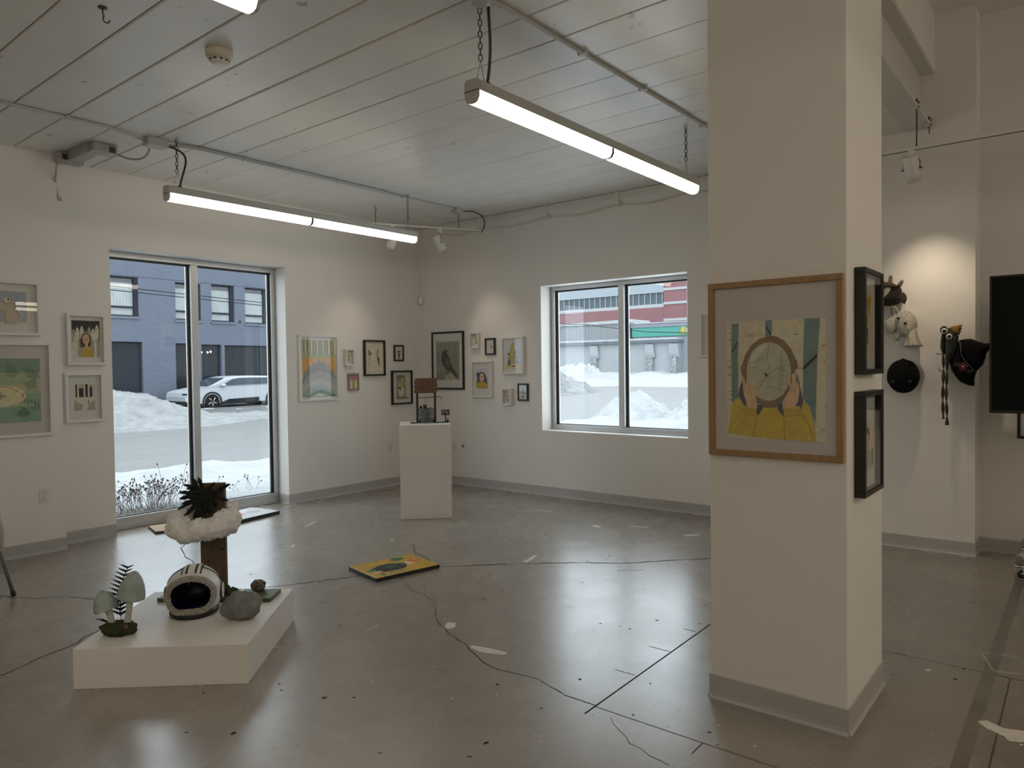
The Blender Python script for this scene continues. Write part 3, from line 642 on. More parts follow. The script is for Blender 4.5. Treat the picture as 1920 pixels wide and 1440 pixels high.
for q, wd in (([(172, 1206), (230, 1100), (275, 1035)], .006), ([(275, 1035), (330, 1062), (388, 1070)], .006), ([(388, 1066), (372, 1150), (355, 1224)], .006), ([(582, 1068), (584, 1150), (586, 1232)], .006), ([(582, 1066), (640, 1060), (694, 1046)], .006), ([(700, 1040), (750, 1110), (786, 1250)], .006), ([(296, 1008), (275, 1035)], .005), ([(694, 990), (700, 1040)], .005)):
    A.s(yd, [U(*z) for z in q], wd, 1.23)
for x in range(305, 388, 16): A.s(yd, [U(x, 1010), U(x - 8, 1056)], .004, 1.23)
for x in range(596, 690, 18): A.s(yd, [U(x, 1012), U(x + 4, 1060)], .004, 1.23)
picture('oak framed painting of a yellow sweatered figure with a cracked mirror face, on the column', 'C', 1.357, .787, 1.113, 1.878, 'oak', .026, .024, .014, A, (.145, .105, .878, .772), mat('pale_lilac_mat', (.66, .61, .60), .8))
# --- deep black boxes on the column's right face
A = Art(K(165, 155, 138)); A.r(K(150, 140, 122), .05, .02, .95, .98)
A.e(yel, .62, .78, .16, .10); A.e(yel, .48, .86, .06, .05); A.e(yel, .75, .86, .06, .05); A.p(yel, [(.3, .42), (.55, .46), (.6, .66), (.4, .62)]); A.s(yel, [(.5, .6), (.62, .72)], .08, 1.6)
A.e(skin, .35, .67, .1, .05); A.e(dk, .3, .69, .1, .06); A.p(dk, [(.32, .18), (.42, .18), (.46, .42), (.34, .42)]); A.p(dk, [(.5, .18), (.58, .18), (.55, .42), (.46, .42)]); A.s(dk, [(.66, .68), (.74, .62)], .03, 1.6)
picture('deep black boxed picture of a figure lifting something yellow, upper on column side', 'D', 3.222, 3.553, 1.468, 1.911, 'black', .022, .044, .032, A, (.17, .17, .83, .83))
A = Art(K(165, 155, 138)); A.r(K(110, 104, 96), .0, .06, 1, .42); A.e(dk, .5, .72, .22, .16); A.e(skin, .5, .66, .13, .10); A.p(yel, [(.32, .34), (.68, .34), (.6, .55), (.4, .55)]); A.s(cream_p, [(.36, .14), (.46, .22)], .03, 1.5); A.s(cream_p, [(.6, .22), (.68, .14)], .03, 1.5); A.r(dk, .9, .1, 1, .42)
picture('deep black boxed picture of a dark haired head, lower one on the column side', 'D', 3.217, 3.551, .957, 1.398, 'black', .022, .044, .032, A, (.2, .2, .82, .70))
# --- left wall, by the window corner
A = Art(K(150, 140, 112)); A.r(K(84, 92, 70), 0, .74, 1, 1)
for k in range(12):
    x = .02 + k * .085; A.p(K(165, 158, 138) if k % 2 else K(120, 116, 98), [(x, .74), (x + .05, .74), (x + .045, 1), (x - .008, 1)])
A.r(K(190, 148, 88), 0, .40, 1, .72); A.r(K(110, 118, 82), 0, .69, 1, .75)
for k in range(6): A.s(K(170, 126, 72), [(rnd.uniform(0, .4), .45 + k * .045), (rnd.uniform(.5, 1), .46 + k * .045)], .006, 1.5)
A.p(K(132, 130, 128, 1.6), [(0, .30), (.08, .46), (.12, .44), (.2, .55), (.26, .53), (.34, .60), (.42, .58), (.5, .66), (.58, .60), (.66, .63), (.7, .54), (.78, .58), (.84, .48), (.9, .50), (1, .36), (1, 0), (0, 0)])
A.p(K(150, 150, 148, 1.6), [(0, .22), (.2, .38), (.5, .46), (.8, .40), (1, .28), (1, 0), (0, 0)]); A.p(K(162, 163, 160, 1.6), [(0, .16), (.25, .28), (.5, .33), (.75, .28), (1, .18), (1, 0), (0, 0)]); A.p(K(140, 148, 144, 1.7), [(0, .1), (.3, .18), (.6, .2), (1, .1), (1, 0), (0, 0)])
A.p(K(88, 108, 90, 1.7), [(.18, .02), (.35, .1), (.55, .125), (.75, .09), (1, .02), (1, 0), (.18, 0)]); A.p(K(140, 152, 142), [(.3, .01), (.5, .06), (.75, .02)]); A.e(dk, .46, .35, .012, .012)
picture('tall white framed landscape of a jagged grey hill under orange sky, beside the tall window', 'A', 4.898, 5.452, 1.15, 1.914, 'white', .022, .022, .014, A, (.075, .06, .935, .93))
def girl(bgc, top=yel, seat=False):
    A = Art(bgc); A.e(dk, .5, .66, .16, .17); A.e(skin, .5, .66, .10, .11); A.p(top, [(.34, .3), (.66, .3), (.6, .52), (.4, .52)])
    if seat: A.e(top, .5, .28, .2, .1); A.e(dk, .52, .2, .16, .05)
    else: A.p(dk, [(.4, .05), (.48, .05), (.5, .3), (.4, .3)]); A.p(dk, [(.52, .05), (.6, .05), (.6, .3), (.5, .3)])
    return A
picture('tiny deep white boxed picture of a seated girl next to the jagged hill landscape', 'A', 5.542, 5.675, 1.556, 1.761, 'white', .019, .05, .04, girl(K(176, 168, 152), yel, True), (.28, .22, .76, .74))
A = Art(K(178, 168, 152)); A.r(K(112, 92, 104), 0, .55, 1, 1); A.e(K(150, 70, 76), .55, .8, .2, .08); A.e(K(72, 84, 108), .25, .88, .2, .06); A.e(K(160, 90, 60), .8, .7, .12, .05); A.p(K(178, 168, 152), [(0, .55), (.2, .62), (.4, .55)]); A.p(K(178, 168, 152), [(.6, .55), (.85, .62), (1, .55)])
A.e(dk, .5, .66, .12, .1); A.e(skin, .5, .65, .08, .07); A.p(yel, [(.36, .1), (.64, .1), (.62, .56), (.38, .56)]); A.r(dk, .4, .02, .47, .1); A.r(dk, .55, .02, .62, .1)
picture('small grey-brown framed picture of a yellow figure under purple cloud', 'A', 5.594, 5.762, 1.253, 1.464, 'greywood', .022, .02, .012, A, (.16, .1, .86, .92))
A = Art(K(176, 168, 154)); s_ = K(120, 112, 98, 2.2)
for q in ([(.2, .62), (.1, .25)], [(.2, .62), (.2, .24)], [(.2, .62), (.34, .27)], [(.04, .3), (.04, .75)], [(.04, .86), (.5, .92)]): A.s(dk if q[0] == (.2, .62) else s_, q, .012, 1.3)
A.p(K(88, 72, 54), [(.13, .58), (.28, .58), (.28, .7), (.13, .72)]); A.e(dk, .3, .65, .03, .03); A.p(K(88, 72, 54), [(.14, .7), (.3, .74), (.12, .78)])
A.e(dk, .68, .70, .06, .06); A.e(skin, .65, .70, .035, .045); A.p(yel, [(.62, .52), (.76, .52), (.74, .66), (.64, .66)]); A.s(skin, [(.66, .64), (.56, .7), (.6, .74)], .03, 1.3); A.p(dk, [(.66, .52), (.78, .52), (.8, .26), (.76, .24), (.7, .36)]); A.s(s_, [(.6, .22), (.9, .24)], .008, 1.3); A.s(s_, [(.5, .3), (.52, .8)], .006, 1.3)
picture('black framed drawing of a tripod camera facing a girl in yellow', 'A', 5.842, 6.184, 1.427, 1.876, 'black', .021, .035, .022, A, (.12, .08, .9, .92))
A = Art(K(182, 175, 166)); A.e(K(120, 112, 98), .5, .80, .06, .05); A.p(dk, [(.22, .58), (.4, .68), (.5, .64), (.6, .68), (.78, .58), (.6, .56), (.5, .6), (.4, .56)]); A.p(dk, [(.42, .12), (.58, .12), (.6, .55), (.4, .55)]); A.s(K(130, 122, 108), [(.12, .42), (.4, .5), (.88, .44)], .02, 1.3); A.s(dk, [(.3, .07), (.7, .07)], .04, 1.3)
picture('small dark plum framed picture of a winged black figure', 'A', 6.343, 6.513, 1.61, 1.821, 'plum', .02, .022, .012, A, (.14, .11, .88, .9))
A = Art((.42, .39, .31)); A.r((.22, .2, .16), .12, .86, .62, 1); A.r(K(172, 166, 146), .3, .52, .36, .9); A.r(K(172, 166, 146), .5, .5, .57, .9); A.r(K(162, 156, 132), .78, .1, 1, 1)
for k in range(7): A.s(K(120, 114, 92), [(.84, .2 + k * .1), (.93, .22 + k * .1)], .02, 1.35)
A.p((.27, .26, .21), [(.1, .2), (.7, .16), (.74, .5), (.1, .5)]); A.p(K(168, 165, 148), [(.18, .46), (.66, .46), (.66, .24), (.56, .14), (.3, .14), (.2, .24)]); A.e(K(150, 148, 132), .42, .46, .24, .04)
A.e(dk, .3, .78, .07, .07); A.e(skin, .31, .77, .04, .05); A.p(K(170, 165, 40), [(.2, .52), (.4, .52), (.38, .68), (.24, .68)]); A.p(dk, [(.22, .52), (.36, .5), (.4, .36), (.34, .34), (.3, .44), (.2, .46)]); A.e(K(92, 90, 66), .55, .55, .06, .03); A.r((.31, .30, .22), 0, 0, 1, .1)
picture('black framed picture of a girl in yellow leaning on a bathtub, above the plinth', 'A', 6.29, 6.647, 1.047, 1.488, 'black', .02, .035, .022, A, (.22, .15, .82, .86))
# --- right wall
A = Art((.36, .375, .31)); A.r((.32, .34, .285), 0, .3, 1, .7); A.r((.29, .32, .265), 0, 0, 1, .22)
for k in range(6): A.p((.33, .35, .29), [(.12 + k * .16, .2), (.2 + k * .16, .2), (.24 + k * .15, .95), (.18 + k * .15, .95)])
raven = K(58, 58, 54, 1.6); rv2 = K(82, 80, 74, 1.7)
A.p(K(150, 138, 118, 2.0), [(.3, 0), (.5, .16), (.62, .2), (.75, .12), (.88, 0)]); A.s(K(112, 98, 76), [(.4, .14), (.34, .02)], .02, 1.6); A.s(K(112, 98, 76), [(.55, .16), (.6, 0)], .02, 1.6); A.s(K(112, 98, 76), [(.68, .14), (.8, 0)], .02, 1.6)
A.p(raven, [(.26, .70), (.30, .75), (.38, .785), (.46, .78), (.52, .755), (.55, .735), (.50, .735), (.44, .72), (.50, .66), (.58, .56), (.64, .44), (.70, .33), (.84, .20), (.93, .10), (.91, .065), (.83, .08), (.7, .17), (.6, .235), (.5, .25), (.38, .30), (.28, .40), (.23, .52), (.24, .64)])
A.p(rv2, [(.34, .58), (.46, .6), (.56, .5), (.62, .38), (.52, .34), (.4, .42)]); A.p(rv2, [(.66, .3), (.8, .18), (.86, .1), (.74, .18)]); A.e(cream_p, .41, .75, .012, .008); A.s(K(98, 96, 88, 1.8), [(.36, .5), (.5, .42), (.6, .3)], .012, 1.6)
A.s(raven, [(.48, .26), (.46, .19), (.42, .16)], .03, 1.6); A.s(raven, [(.52, .25), (.52, .19), (.58, .17)], .03, 1.6)
picture('tall black framed picture of a raven perched on a stump', 'B', 6.876, 6.30, 1.231, 1.988, 'black', .024, .024, .012, A, (.14, .165, .86, .83))
picture('tiny deep white boxed picture of a long haired girl, beside the raven', 'B', 6.173, 6.023, 1.757, 1.957, 'white', .018, .05, .04, girl(K(178, 170, 154), K(112, 100, 78), True), (.3, .2, .86, .74))
A = Art(K(150, 150, 158)); A.e(K(182, 175, 162), .5, .5, .28, .40); A.e(K(182, 175, 162), .48, .6, .24, .32); A.e(dk, .42, .66, .03, .045); A.e(dk, .56, .66, .03, .045); A.e(K(90, 58, 44), .62, .44, .1, .075); A.s(K(120, 118, 122), [(.2, .2), (.24, .7), (.5, .93), (.76, .7), (.8, .2)], .014, 1.4)
picture('small black framed picture of a pale ghost', 'B', 5.935, 5.773, 1.669, 1.878, 'black', .019, .025, .014, A, (.12, .09, .88, .91))
A = Art(K(140, 142, 150)); A.r(K(176, 160, 118), 0, 0, 1, .16); gd = K(126, 116, 72, 2.6); gg = K(112, 114, 108)
A.p(gd, [(.52, .96), (.62, .9), (.56, .84), (.70, .74), (.62, .72), (.76, .58), (.66, .55), (.84, .40), (.72, .37), (.95, .2), (.08, .18), (.28, .32), (.18, .36), (.32, .5), (.22, .52), (.36, .66), (.26, .68), (.42, .82), (.34, .82)])
A.p(gg, [(.6, .5), (.66, .55), (.84, .40), (.72, .37), (.95, .2), (.5, .2)]); A.p(K(180, 175, 164), [(.56, .84), (.66, .86), (.72, .78), (.6, .7)])
for k in range(16): A.e(K(150, 140, 84), rnd.uniform(.36, .64), rnd.uniform(.25, .85), .025, .014)
A.p(yel, [(.22, .32), (.34, .32), (.36, .5), (.26, .5)]); A.e(dk, .26, .54, .05, .05); A.p(dk, [(.2, .1), (.26, .1), (.3, .32), (.22, .32)]); A.p(dk, [(.3, .1), (.36, .1), (.34, .32), (.29, .32)]); A.e(dk, .55, .1, .09, .025)
picture('white framed picture of a large shaggy fir tree on the right wall', 'B', 5.652, 5.319, 1.429, 1.88, 'white', .022, .045, .016, A, (.13, .14, .87, .88))
A = Art(K(142, 144, 156)); hr = K(78, 74, 78, 1.7); A.p(hr, [(.1, .22), (.16, .55), (.3, .78), (.55, .84), (.78, .74), (.9, .5), (.95, .22), (.8, .2), (.2, .2)]); A.p(hr, [(.04, .7), (.2, .84), (.32, .8), (.3, .6), (.2, .55)])
A.e(skin, .52, .56, .17, .22); A.p(hr, [(.36, .66), (.5, .82), (.7, .72), (.72, .8), (.4, .84)]); A.s(ink, [(.38, .60), (.66, .57)], .02, 1.6); A.e(K(90, 60, 44), .44, .6, .06, .035); A.e(skin, .44, .6, .045, .025); A.e(K(90, 60, 44), .6, .59, .06, .035); A.e(skin, .6, .59, .045, .025); A.s(K(130, 62, 50), [(.47, .45), (.57, .45)], .02, 1.6); A.r(skin, .45, .3, .58, .42)
A.p(yel, [(.08, .02), (.1, .26), (.28, .34), (.45, .3), (.6, .3), (.75, .34), (.96, .2), (.96, .06), (.8, 0)]); A.s(yd, [(.42, .28), (.5, .1)], .01, 1.6); A.s(K(120, 120, 126), [(.06, .66), (.14, .74)], .05, 1.6)
picture('white framed portrait of a long haired girl in glasses and yellow', 'B', 6.157, 5.822, 1.141, 1.596, 'white', .021, .045, .02, A, (.17, .24, .81, .79))
A = Art(K(142, 132, 120)); A.r(K(112, 96, 86), .08, .05, .92, .6); A.r(K(165, 157, 146), .14, .62, .86, .95); A.s(K(96, 82, 72), [(.1, .06), (.1, .95), (.9, .95), (.9, .06)], .05, 2); A.e(K(140, 128, 110), .5, .35, .25, .18)
picture('tiny deep white boxed picture of a door-like shape, lowest of the right wall group', 'B', 5.652, 5.507, 1.051, 1.255, 'white', .018, .055, .042, A, (.36, .2, .74, .82))
A = Art(K(138, 142, 146)); A.p(K(88, 96, 100), [(.5, .92), (.62, .6), (.56, .62), (.72, .4), (.28, .4), (.44, .62), (.36, .6)]); A.e(K(178, 140, 50), .5, .32, .18, .1); A.e(dk, .48, .18, .22, .045); A.s(K(100, 108, 112), [(.15, .3), (.2, .9)], .03, 1.4); A.s(K(100, 108, 112), [(.85, .3), (.78, .9)], .03, 1.4); A.e(K(120, 124, 126), .5, .06, .3, .03)
picture('small black framed picture of a grey tree with yellow glow, nearest the square window', 'B', 5.425, 5.268, 1.107, 1.317, 'black', .019, .025, .012, A, (.12, .09, .88, .91))
picture('white framed picture mostly hidden behind the column', 'B', 3.083, 2.62, 1.589, 2.025, 'white', .022, .03, .015, girl(K(170, 162, 148)), (.2, .15, .8, .85))
# --- left edge of the view
A = Art(K(108, 112, 122, 2.9)); o_ = K(138, 128, 112, 2.5); A.r(K(168, 160, 148), 0, 0, 1, .06); A.p(o_, [(.42, .0), (.40, .18), (.36, .42), (.22, .55), (.12, .66), (.2, .72), (.34, .62), (.44, .72), (.5, .80), (.62, .80), (.68, .68), (.74, .5), (.8, .3), (.82, .06), (.66, 0)])
A.e(cream_p, .50, .74, .09, .085); A.e(dk, .53, .75, .03, .03); A.s(K(98, 88, 74, 1.9), [(.4, .7), (.44, .6), (.56, .62), (.62, .75), (.55, .83), (.44, .8)], .02, 1.35); A.s(K(98, 88, 74, 1.9), [(.66, .66), (.74, .42), (.8, .22)], .022, 1.35); A.s(K(98, 88, 74, 1.9), [(.42, .45), (.44, .2), (.46, .04)], .02, 1.35)
A.p(K(98, 92, 60, 2.2), [(.1, .58), (.24, .58), (.22, .68), (.12, .68)]); A.s(dk, [(.12, .68), (.17, .75), (.22, .68)], .016, 1.35); A.s(dk, [(.1, .58), (.24, .58)], .016, 1.35)
picture('white boxed picture of an owl-faced figure holding a lantern, at the left edge', 'L', 1.79, 2.243, 1.827, 2.272, 'white', .024, .05, .035, A, (.20, .2, .80, .81))
A = Art(K(96, 112, 96, 2.8)); A.r(K(86, 104, 90, 2.6), 0, .78, 1, 1); A.r(K(108, 116, 96, 2.8), 0, .45, 1, .78); A.p(K(120, 122, 100, 2.8), [(0, .5), (.3, .62), (.7, .58), (1, .66), (1, .52), (.5, .44)]); A.r(K(92, 112, 100, 2.7), 0, 0, 1, .22)
lf = K(56, 74, 62, 2.0)
for (bx, by, ang, sc_) in ((.70, .72, 1.9, .22), (.95, .70, 2.3, .2), (.86, .52, 1.1, .16), (.98, .22, 2.6, .28), (.15, .75, 1.0, .2), (.1, .2, .5, .25), (.35, .82, 1.7, .16), (.8, .08, 1.6, .14)):
    for k in range(7):
        d = k / 6; px = bx + math.cos(ang) * sc_ * d; py = by + math.sin(ang) * sc_ * d
        for sd in (-1, 1): A.s(lf, [(px, py), (px + math.cos(ang + sd * .9) * .085 * (1.2 - d), py + math.sin(ang + sd * .9) * .085 * (1.2 - d))], .009, 1.1)
A.e(K(150, 144, 116), .56, .42, .27, .16, 26); A.e(K(138, 132, 106), .52, .44, .2, .12); A.p(K(98, 94, 78), [(.42, .48), (.5, .46), (.54, .52), (.56, .44), (.62, .42), (.55, .38), (.5, .31), (.47, .38), (.4, .4)]); A.s(K(108, 84, 52), [(.36, .52), (.5, .575), (.66, .55), (.74, .48)], .014, 1.1); A.e(K(160, 150, 126), .79, .42, .04, .06); A.e(K(112, 100, 80), .79, .42, .018, .03)
for k in range(10): A.s(K(150, 146, 124), [(rnd.uniform(.1, .5), .24 + k * .012), (rnd.uniform(.55, .95), .25 + k * .01)], .008, 1.1)
picture('large white framed painting of a space helmet lying in green reeds, at the left edge', 'L', 1.52, 2.323, .993, 1.772, 'white', .024, .03, .02, A, (.105, .155, .895, .83), mat('pale_lilac_mat', (.60, .56, .55)))
A = Art((.02, .02, .024)); gh = K(150, 146, 134); g2 = K(110, 106, 98)
for (x, h, c) in ((.06, .78, g2), (.2, .82, gh), (.36, .86, gh), (.5, .72, g2), (.62, .84, g2), (.76, .8, gh), (.9, .9, gh), (.12, .56, gh), (.28, .58, g2), (.82, .55, gh), (.94, .56, g2), (.04, .4, gh), (.72, .5, g2)):
    A.p(c, [(x - .075, 0), (x - .07, h - .14), (x - .04, h - .05), (x, h), (x + .04, h - .05), (x + .07, h - .14), (x + .075, 0)]); A.e(dk, x - .02, h - .12, .009, .013); A.e(dk, x + .02, h - .12, .009, .013)
A.p(dk, [(.3, .25), (.28, .45), (.38, .63), (.55, .66), (.68, .56), (.66, .3)]); A.e(K(176, 146, 118), .5, .49, .13, .14); A.s(K(130, 52, 44), [(.36, .47), (.64, .5)], .014, 1.2); A.e(K(130, 52, 44), .44, .47, .065, .05); A.e(K(176, 146, 118), .44, .47, .05, .038); A.e(K(130, 52, 44), .58, .48, .065, .05); A.e(K(176, 146, 118), .58, .48, .05, .038); A.e(dk, .45, .47, .012, .014); A.e(dk, .57, .48, .012, .014); A.r(K(176, 146, 118), .46, .27, .56, .36)
A.p(yel, [(.30, 0), (.34, .2), (.44, .28), (.6, .28), (.7, .2), (.73, 0)])
picture('white boxed picture of a girl in red glasses among pale ghosts, beside the tall window', 'A', 2.512, 2.832, 1.582, 2.045, 'white', .026, .045, .03, A, (.135, .16, .86, .865))
A = Art(K(150, 145, 134)); A.r((.02, .02, .024), .02, .5, .98, .98); A.p(K(120, 114, 104), [(.25, .85), (.4, .82), (.5, .9), (.5, .98), (.2, .98)]); A.p(K(120, 114, 104), [(.7, .98), (.8, .85), (.98, .9), (.98, .98)])
for x in (.04, .2, .5, .7, .92): A.p(K(168, 162, 148), [(x - .045, .04), (x + .045, .04), (x + .04, .99), (x - .04, .99)]); [A.s(dk, [(x - .04, .1 + k * .13 + x * .05), (x - .012, .1 + k * .13 + x * .05)], .012, 1.1) for k in range(7)]
A.p(K(112, 108, 98), [(.0, 0), (.34, .0), (.46, .2), (.2, .3), (0, .4)]); A.p(K(112, 108, 98), [(1, 0), (.6, 0), (.7, .2), (.85, .34), (1, .4)]); A.p(K(172, 166, 154), [(.36, 0), (.58, 0), (.66, .2), (.4, .38), (.34, .36), (.52, .2)]); A.e(K(130, 52, 44), .68, .33, .03, .04); A.r(dk, .66, .22, .7, .3)
picture('white boxed picture of a birch forest path, lower one beside the tall window', 'A', 2.484, 2.803, 1.072, 1.517, 'white', .026, .045, .03, A, (.235, .235, .78, .775))
# --- picture half hidden behind the screen
picture('black framed picture peeking out below the black screen', 'B', .472, .05, .91, 1.36, 'black', .02, .025, .012, girl(K(176, 168, 154)), (.15, .15, .85, .85))
# ------------------------------------------------------------------ low platform and the plinth
M_PED = mat('white_pedestal_paint', (.82, .80, .775), .5, spec=.35, vary=.03, vscale=3)
RB = math.radians(-48.35); ZB = .195
BXM = Matrix.Translation((1.341, 3.806, 0)) @ Matrix.Rotation(RB, 4, 'Z')
b = MB(); b.box(0, .823, 0, .885, 0, ZB, M=BXM)
o = tag(bevel(b.build('display_platform', M_PED), .0025, 2), 'low wide white platform carrying the helmet and mushrooms', 'platform')
b = MB(); b.box(0, .511, 0, .51, 0, .947, M=Matrix.Translation((4.903, 5.404, 0)) @ Matrix.Rotation(math.radians(-43.2), 4, 'Z'))
tag(bevel(b.build('display_plinth', M_PED), .003, 2), 'tall white plinth holding the miniature wishing well', 'plinth')

# ------------------------------------------------------------------ space helmet
def helmet():
    t = thing('space_helmet', 'white handmade space helmet with glittery rim and broken dark visor, on the platform', 'helmet', (1.968, 3.852, ZB), math.radians(-36))
    a, bb, c, zc = .140, .165, .128, .128; n = 44
    whitep = mat('helmet_white', (.82, .815, .81), .35, vary=.06, vscale=12, bump=.15, bscale=25)
    navy = mat('helmet_navy_lining', (.012, .018, .05), .4); blk = mat('helmet_black_trim', (.012, .012, .016), .4)
    glit = mat('silver_glitter', (.60, .55, .48), .3, metal=.3, vary=.75, vscale=160, bump=.9, bscale=240, bump_kind='voronoi')
    def al0(ph): return math.asin(1 / math.sqrt((math.cos(ph) / .79) ** 2 + (math.sin(ph) / (.66 if math.sin(ph) > 0 else .70)) ** 2))
    def pt(al, ph, k=1.0, zmin=.030):
        d = Vector((math.sin(al) * math.cos(ph), -math.cos(al), math.sin(al) * math.sin(ph)))
        wd = 1 + (.5 * d.z * d.z if d.z < 0 else 0); return Vector((a * d.x * k * wd, bb * d.y * k * wd, max(zc + c * d.z * k, zmin)))
    def shell(k, zmin):
        R = []
        for j in range(17):
            R.append([pt(al0(2 * PI * i / n) + (PI * .985 - al0(2 * PI * i / n)) * j / 16, 2 * PI * i / n, k, zmin) for i in range(n)])
        return R
    b = MB(); b.loft(shell(1, .030), cap=False); b.v and b.build('shell', whitep, t, world=False)
    b = MB(); b.loft(shell(.93, .038)[::-1], cap=False); b.build('lining', navy, t, world=False)
    b = MB(); b.tube([pt(al0(2 * PI * i / n) + .035, 2 * PI * i / n, 1.01, .045) for i in range(n)], .0185, 10, closed=True, flat=.75); b.build('rim', glit, t, world=False, label='silver glitter rim')
    R = [[Vector((x * math.cos(2 * PI * i / n), y * math.sin(2 * PI * i / n), z)) for i in range(n)] for x, y, z in ((.112, .132, 0), (.124, .146, .004), (.126, .148, .02), (.122, .144, .033), (.108, .128, .036), (.104, .124, .004))]
    b = MB(); b.loft(R); b.build('base_ring', blk, t, world=False, label='black base ring')
    def over(x0, x1, th, h0=58, h1=150):        # band over the crown between two x positions
        top, bot = [], []
        for i in range(15):
            g = math.radians(h0 + (h1 - h0) * i / 14)
            for x, L in ((x0, top), (x1, bot)):
                s = math.sqrt(max(0, 1 - (x / a) ** 2)); L.append(Vector((x, -bb * s * math.cos(g) * (1 + th), zc + c * s * math.sin(g) * (1 + th))))
        return top, bot
    def band(x0, x1, th, m, nm, h0=58, h1=150):
        T, B = over(x0, x1, th, h0, h1); T2, B2 = over(x0, x1, -.01, h0, h1); b = MB(); b.loft([[T2[i], T[i], B[i], B2[i]] for i in range(15)], smooth=False); b.build(nm, m, t, world=False)
    band(-.017, .017, .035, whitep, 'crest'); band(-.042, -.029, .045, whitep, 'crest_rib'); band(.029, .042, .045, whitep, 'crest_rib')
    for x in (-.023, .023): band(x - .004, x + .004, .028, blk, 'crest_stripe')
    for x in (-.048, .048): band(x - .003, x + .003, .02, blk, 'crest_stripe')
    for s in (-1, 1):
        P = []
        for i in range(13):
            q = i / 12; x = s * (.050 + .085 * math.sin(q * PI / 2)); ss = math.sqrt(max(0, 1 - (x / a) ** 2)); g = math.radians(82)
            P.append(Vector((x, -bb * ss * math.cos(g) * 1.01 + .02 * q, zc + c * ss * math.sin(g) * 1.012)))
        b = MB(); b.tube(P, .0035, 6); b.build('side_piping', blk, t, world=False)
        Mx = Matrix.Translation((s * .130, .015, .105)) @ Matrix.Rotation(s * PI / 2, 4, 'Y')
        b = MB(); b.lathe([(.048, -.012), (.050, .004), (.046, .014), (.036, .016)], n=24, M=Mx); e = b.build('ear_disc', blk, t, world=False)
        b = MB(); b.lathe([(.040, .014), (.040, .020), (.030, .020), (.030, .014)], n=24, M=Mx); b.build('ear_ring', whitep, e, world=False)
        b = MB(); b.lathe([(.016, .014), (.016, .022), (.008, .024)], n=16, M=Mx); b.build('ear_knob', whitep, e, world=False)
    sh = mat('visor_shard', (.06, .065, .085), .12, spec=.8)
    for ph, w_, l in ((1.1, .15, .05), (1.65, .08, .12), (2.3, .14, .05), (.5, .12, .08), (3.5, .12, .06), (4.2, .14, .10), (4.9, .12, .14), (5.3, .18, .11), (5.8, .1, .06)):
        b = MB(); p0 = pt(al0(ph - w_) + .03, ph - w_, .965); p1 = pt(al0(ph + w_) + .03, ph + w_, .965); p2 = pt(al0(ph) - l * 1.9, ph, .965); b.prism([p0, p1, p2], (0, .003, 0)); b.build('visor_shard', sh, t, world=False)
helmet()

# ------------------------------------------------------------------ rocks, green board, post with cloud and twig
stone = mat('grey_painted_stone', (.20, .20, .195), .75, vary=.3, vscale=18, bump=.5, bscale=30)
b = MB(); b.blob((2.07, 3.55, ZB + .064), (.100, .085, .080), .20, 1.5, 5, 26, 16, M=Matrix.Rotation(RB, 3, 'Z').to_4x4(), flatz=-.064)
tag(b.build('boulder', stone), 'larger smooth grey rock in front, beside the helmet', 'rock')
GB = Matrix.Translation((1.918, 4.183, ZB)) @ Matrix.Rotation(math.radians(-53.4), 4, 'Z')
M_GREEN = mat('olive_green_board', (.085, .10, .035), .5, vary=.15, vscale=9)
b = MB(); b.box(0, .657, 0, .178, .0003, .024, M=GB)
tag(bevel(b.build('green_board', M_GREEN), .002, 1), 'thin olive green board lying behind the helmet', 'board')
t = thing('pitted_stone', 'small pitted stone with dark holes on the green board', 'rock', (2.355, 3.845, ZB + .024))
b = MB(); b.blob((2.355, 3.845, ZB + .052), (.044, .040, .034), .22, 2.2, 11, 22, 14, flatz=-.028); b.build('stone', mat('pitted_grey_stone', (.16, .155, .135), .85, vary=.4, vscale=40, bump=.6, bscale=60), t)
b = MB()
for i in range(12):
    th = rnd.uniform(0, .9); ph = rnd.uniform(2.6, 5.4); d = Vector((math.cos(ph) * math.cos(th), math.sin(ph) * math.cos(th), math.sin(th))); b.blob(Vector((2.355, 3.845, ZB + .052)) + Vector((d.x * .042, d.y * .038, d.z * .033)), (.005, .005, .005), 0, 1, 0, 8, 6)
b.build('pits', mat('pit_dark', (.012, .011, .01), .9), t)
moss = mat('moss_green', (.05, .075, .018), .95, vary=.4, vscale=60, bump=.8, bscale=90)
b = MB()
for i in range(26): b.blob((2.19 + rnd.uniform(-.06, .06), 3.95 + rnd.uniform(-.05, .05), ZB + .024 + .008), (.016, .016, .016 + rnd.uniform(0, .014)), .4, 3, i, 10, 7)
tag(b.build('moss_clump', moss), 'clump of green moss on the board at the foot of the post', 'moss')
b = MB(); b.blob((2.245, 3.925, ZB + .034), (.026, .024, .018), .2, 2, 4, 14, 9, flatz=-.0095)
tag(b.build('pebble', mat('brown_pebble', (.10, .07, .045), .6, vary=.3, vscale=40)), 'small brown pebble beside the moss on the green board', 'rock')
b = MB(); b.prism([(2.245, 3.875, ZB + .0245), (2.265, 3.862, ZB + .0245), (2.30, 3.895, ZB + .0245), (2.285, 3.91, ZB + .0245)], (0, 0, .012)); tag(b.build('white_chip', M_PED), 'white chip lying flat on the green board', 'chip')

